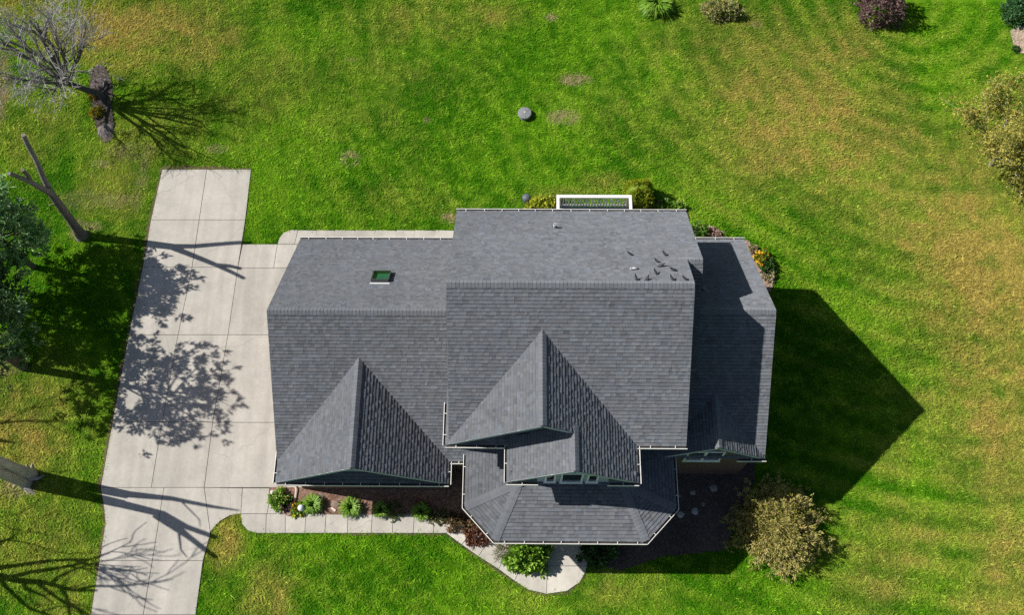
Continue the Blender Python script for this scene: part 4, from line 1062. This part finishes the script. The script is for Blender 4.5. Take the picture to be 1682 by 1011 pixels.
stone('hummock', 163, 141, 0.5, 0.22, (0.12, 0.095, 0.09), 'brown boulder above the foot of the bare grey tree', 13, sx=0.9)  # this and the next are dark mulch mounds, built with the stone mesh
stone('hummock', 175, 216, 0.5, 0.15, (0.13, 0.115, 0.11), 'low grey boulder at the lower end of the mulch patch', 14, sx=0.85)
for px, py, c, l in ((950, 333, GS, 'x'),):
    pass
g = np.array(G(548, 838)); solo(MB().bar(g + (-0.1, 0.07, 0.06), g + (0.1, -0.07, 0.06), 0.1, 0.07, (0.62, 0.5, 0.45)), 'loose_brick', M['stone'], 'pale loose brick lying on the front mulch', 'brick', g)
# garden edging in the front bed
P = np.array([G(x, y) for x, y in ((485, 797), (488, 806), (486, 818), (482, 830), (483, 843))]) + (0, 0, 0.09)
solo(MB().tube(P, [0.05] * 5, 6, (0.52, 0.42, 0.36)), 'bed_edging', M['stone'], 'curved pale edging dividing the left end of the front bed', 'edging', P[0] - (0, 0, 0.09))


def lathe(mb, g, prof, n=20, col=None):
    V = [g + (r * math.cos(i / n * 6.28319), r * math.sin(i / n * 6.28319), z) for r, z in prof for i in range(n)]
    F = [[j * n + i, j * n + (i + 1) % n, (j + 1) * n + (i + 1) % n, (j + 1) * n + i] for j in range(len(prof) - 1) for i in range(n)] + [list(range((len(prof) - 1) * n, len(prof) * n))]
    return mb.add(V, F, col)
g = np.array(G(862, 190)); t = thing('septic_riser', g, 'round grey septic lid raised above the back lawn', 'lid')
lathe(MB(), g, [(0.31, -0.05), (0.31, 0.2)], 24, (0.16, 0.17, 0.17)).build('riser', M['plain'], t, True)
ld = lathe(MB(), g, [(0.36, 0.2), (0.36, 0.25), (0.33, 0.28), (0.06, 0.31)], 24, (0.20, 0.21, 0.22)).build('lid', M['plain'], t)
mb = MB()
for k in range(8):
    a = k * math.pi / 4; mb.bar(g + (math.cos(a) * 0.08, math.sin(a) * 0.08, 0.312), g + (math.cos(a) * 0.3, math.sin(a) * 0.3, 0.29), 0.025, 0.012, (0.27, 0.28, 0.29))
mb.build('rib', M['plain'], ld); lathe(MB(), g, [(0.05, 0.31), (0.05, 0.335), (0.02, 0.34)], 10, (0.5, 0.5, 0.5)).build('knob', M['plain'], ld)
g = np.array(G(865, 329)); t = thing('rain_barrel_lid', g, 'dark domed lid on the lawn left of the yellow green plant', 'lid')
lathe(MB(), g, [(0.2, -0.05), (0.2, 0.25)], 20, (0.07, 0.075, 0.08)).build('barrel', M['plain'], t, True)
lathe(MB(), g, [(0.22, 0.25), (0.22, 0.28), (0.19, 0.34), (0.12, 0.39), (0.04, 0.41)], 20, (0.10, 0.115, 0.14)).build('dome', M['plain'], t, True)
g = np.array(G(498, 838)); t = thing('garden_ornament', g, 'white ball ornament on a short stand in the front bed', 'ornament')
MB().tube([g, g + (0, 0, 0.3)], [0.06, 0.04], 8, (0.3, 0.3, 0.3)).build('stand', M['plain'], t)
lathe(MB(), g + (0, 0, 0.42), [(0.03, -0.15), (0.1, -0.11), (0.145, -0.04), (0.145, 0.04), (0.1, 0.11), (0.03, 0.147)], 14, (0.6, 0.64, 0.68)).build('ball', M['plain'], t, True)
g = np.array(G(1092, 333)); t = thing('garden_light', g, 'tiny grey path light behind the clipped shrub shadow', 'light')
MB().tube([g, g + (0, 0, 0.3)], [0.02, 0.02], 6, (0.1, 0.1, 0.1)).build('stake', M['plain'], t); lathe(MB(), g, [(0.1, 0.3), (0.1, 0.33), (0.02, 0.4)], 12, (0.3, 0.31, 0.34)).build('cap', M['plain'], t)


# ------------------------------------------------------------------ pigeons on the main roof
def pigeon_parts(dark, wing, head):
    st = [(-0.19, 0.030, 0.045, 0.006), (-0.13, 0.045, 0.045, 0.012), (-0.08, 0.070, 0.045, 0.030), (-0.02, 0.085, 0.058, 0.048), (0.05, 0.100, 0.060, 0.055), (0.10, 0.120, 0.046, 0.046), (0.125, 0.155, 0.030, 0.030), (0.135, 0.185, 0.027, 0.027), (0.150, 0.200, 0.026, 0.024), (0.172, 0.198, 0.014, 0.013), (0.195, 0.190, 0.003, 0.003)]
    n = 10; V = [(x, ry * math.cos(a), z + rz * math.sin(a)) for x, z, ry, rz in st for a in [i / n * 6.28319 for i in range(n)]]
    F = [[j * n + i, (j + 1) * n + i, (j + 1) * n + (i + 1) % n, j * n + (i + 1) % n] for j in range(len(st) - 1) for i in range(n)] + [list(range(n)), list(range((len(st) - 1) * n, len(st) * n))[::-1]]
    col = [head if f[0] // n >= 5 else dark for f in F]
    body = MB().add(V, F, np.array(col, float))
    wings = []
    for s in (-1, 1):
        w = [(0.085, 0.052, 0.115), (0.03, 0.066, 0.10), (-0.06, 0.060, 0.085), (-0.17, 0.030, 0.055), (-0.09, 0.040, 0.120), (0.03, 0.040, 0.148)]
        Vw = [(x, s * y, z) for x, y, z in w] + [(x, s * (y - 0.012), z - 0.004) for x, y, z in w]; m = 6
        Fw = [list(range(m)), list(range(m, 2 * m))[::-1]] + [[i, (i + 1) % m, m + (i + 1) % m, m + i] for i in range(m)]
        wings.append(MB().add(Vw, Fw, wing))
    legs = [MB().tube([(0.02, s * 0.025, 0.06), (0.015, s * 0.027, 0.0)], [0.007, 0.005], 5, (0.35, 0.1, 0.08)).tube([(0.015, s * 0.027, 0.004), (0.05, s * 0.03, 0.002)], [0.005, 0.003], 4, (0.35, 0.1, 0.08)) for s in (-1, 1)]
    return body, wings, legs


def make_pigeon(label, dark, wing, head):
    t = thing('pigeon', (0, 0, 0), label, 'bird', 'pigeons resting on the main roof')
    body, wings, legs = pigeon_parts(dark, wing, head)
    body.build('body', M['feather'], t, True)
    for w in wings: w.build('wing', M['feather'], t)
    for l in legs: l.build('leg', M['feather'], t)
    return t


def copy_tree(o, parent=None):
    c = o.copy(); COL.objects.link(c)
    if parent: c.parent = parent
    for ch in list(o.children): copy_tree(ch, c)
    return c


proto = make_pigeon('x', (0.045, 0.048, 0.055), (0.07, 0.075, 0.085), (0.03, 0.035, 0.04))
white_p = make_pigeon('white pigeon standing alone among the dark ones on the back slope', (0.75, 0.74, 0.72), (0.72, 0.71, 0.7), (0.78, 0.77, 0.75))
# (px, py, heading, label)
BIRDS = [(1035, 419, 150, 'leftmost pigeon of the upper row on the back slope'), (1092, 420, 130, 'topmost pigeon nearest the right edge of the back slope'),
         (1079, 431, 140, 'upper pigeon of the close pair in the middle of the flock'), (1085, 438, 20, 'lower pigeon of the close pair in the middle of the flock'),
         (1106, 445, 160, 'rightmost pigeon on the open back slope'), (1077, 450, 120, 'pigeon below the close pair just above the ridge'),
         (1045, 460, 110, 'leftmost of the four pigeons sitting on the ridge'), (1062, 460, 60, 'second pigeon from the left on the ridge'),
         (1104, 460, 125, 'third pigeon from the left on the ridge'), (1125, 460, 140, 'rightmost pigeon on the ridge at the gable end')]
def on_roof(px, py):
    y = 5.5
    for _ in range(30): z = ZR - PB * max(abs(y - 4.456), 0); y = 0.5 * y + 0.5 * G(px, py, z)[1]
    z = ZR - PB * abs(y - 4.456); return G(px, py, z), z
first = True
for px, py, hd, lab in BIRDS + [(1041, 443, 200, None)]:
    p, z = on_roof(px, py)
    if lab is None: o = white_p
    else:
        o = proto if first else copy_tree(proto); first = False; o['label'] = lab
    slope = p[1] > 4.61
    o.location = (p[0], p[1], z + (0.012 if slope else 0.035))
    o.rotation_euler = (0, 0, math.radians(hd)); s = random.uniform(0.8, 0.95); o.scale = (s, s, s)
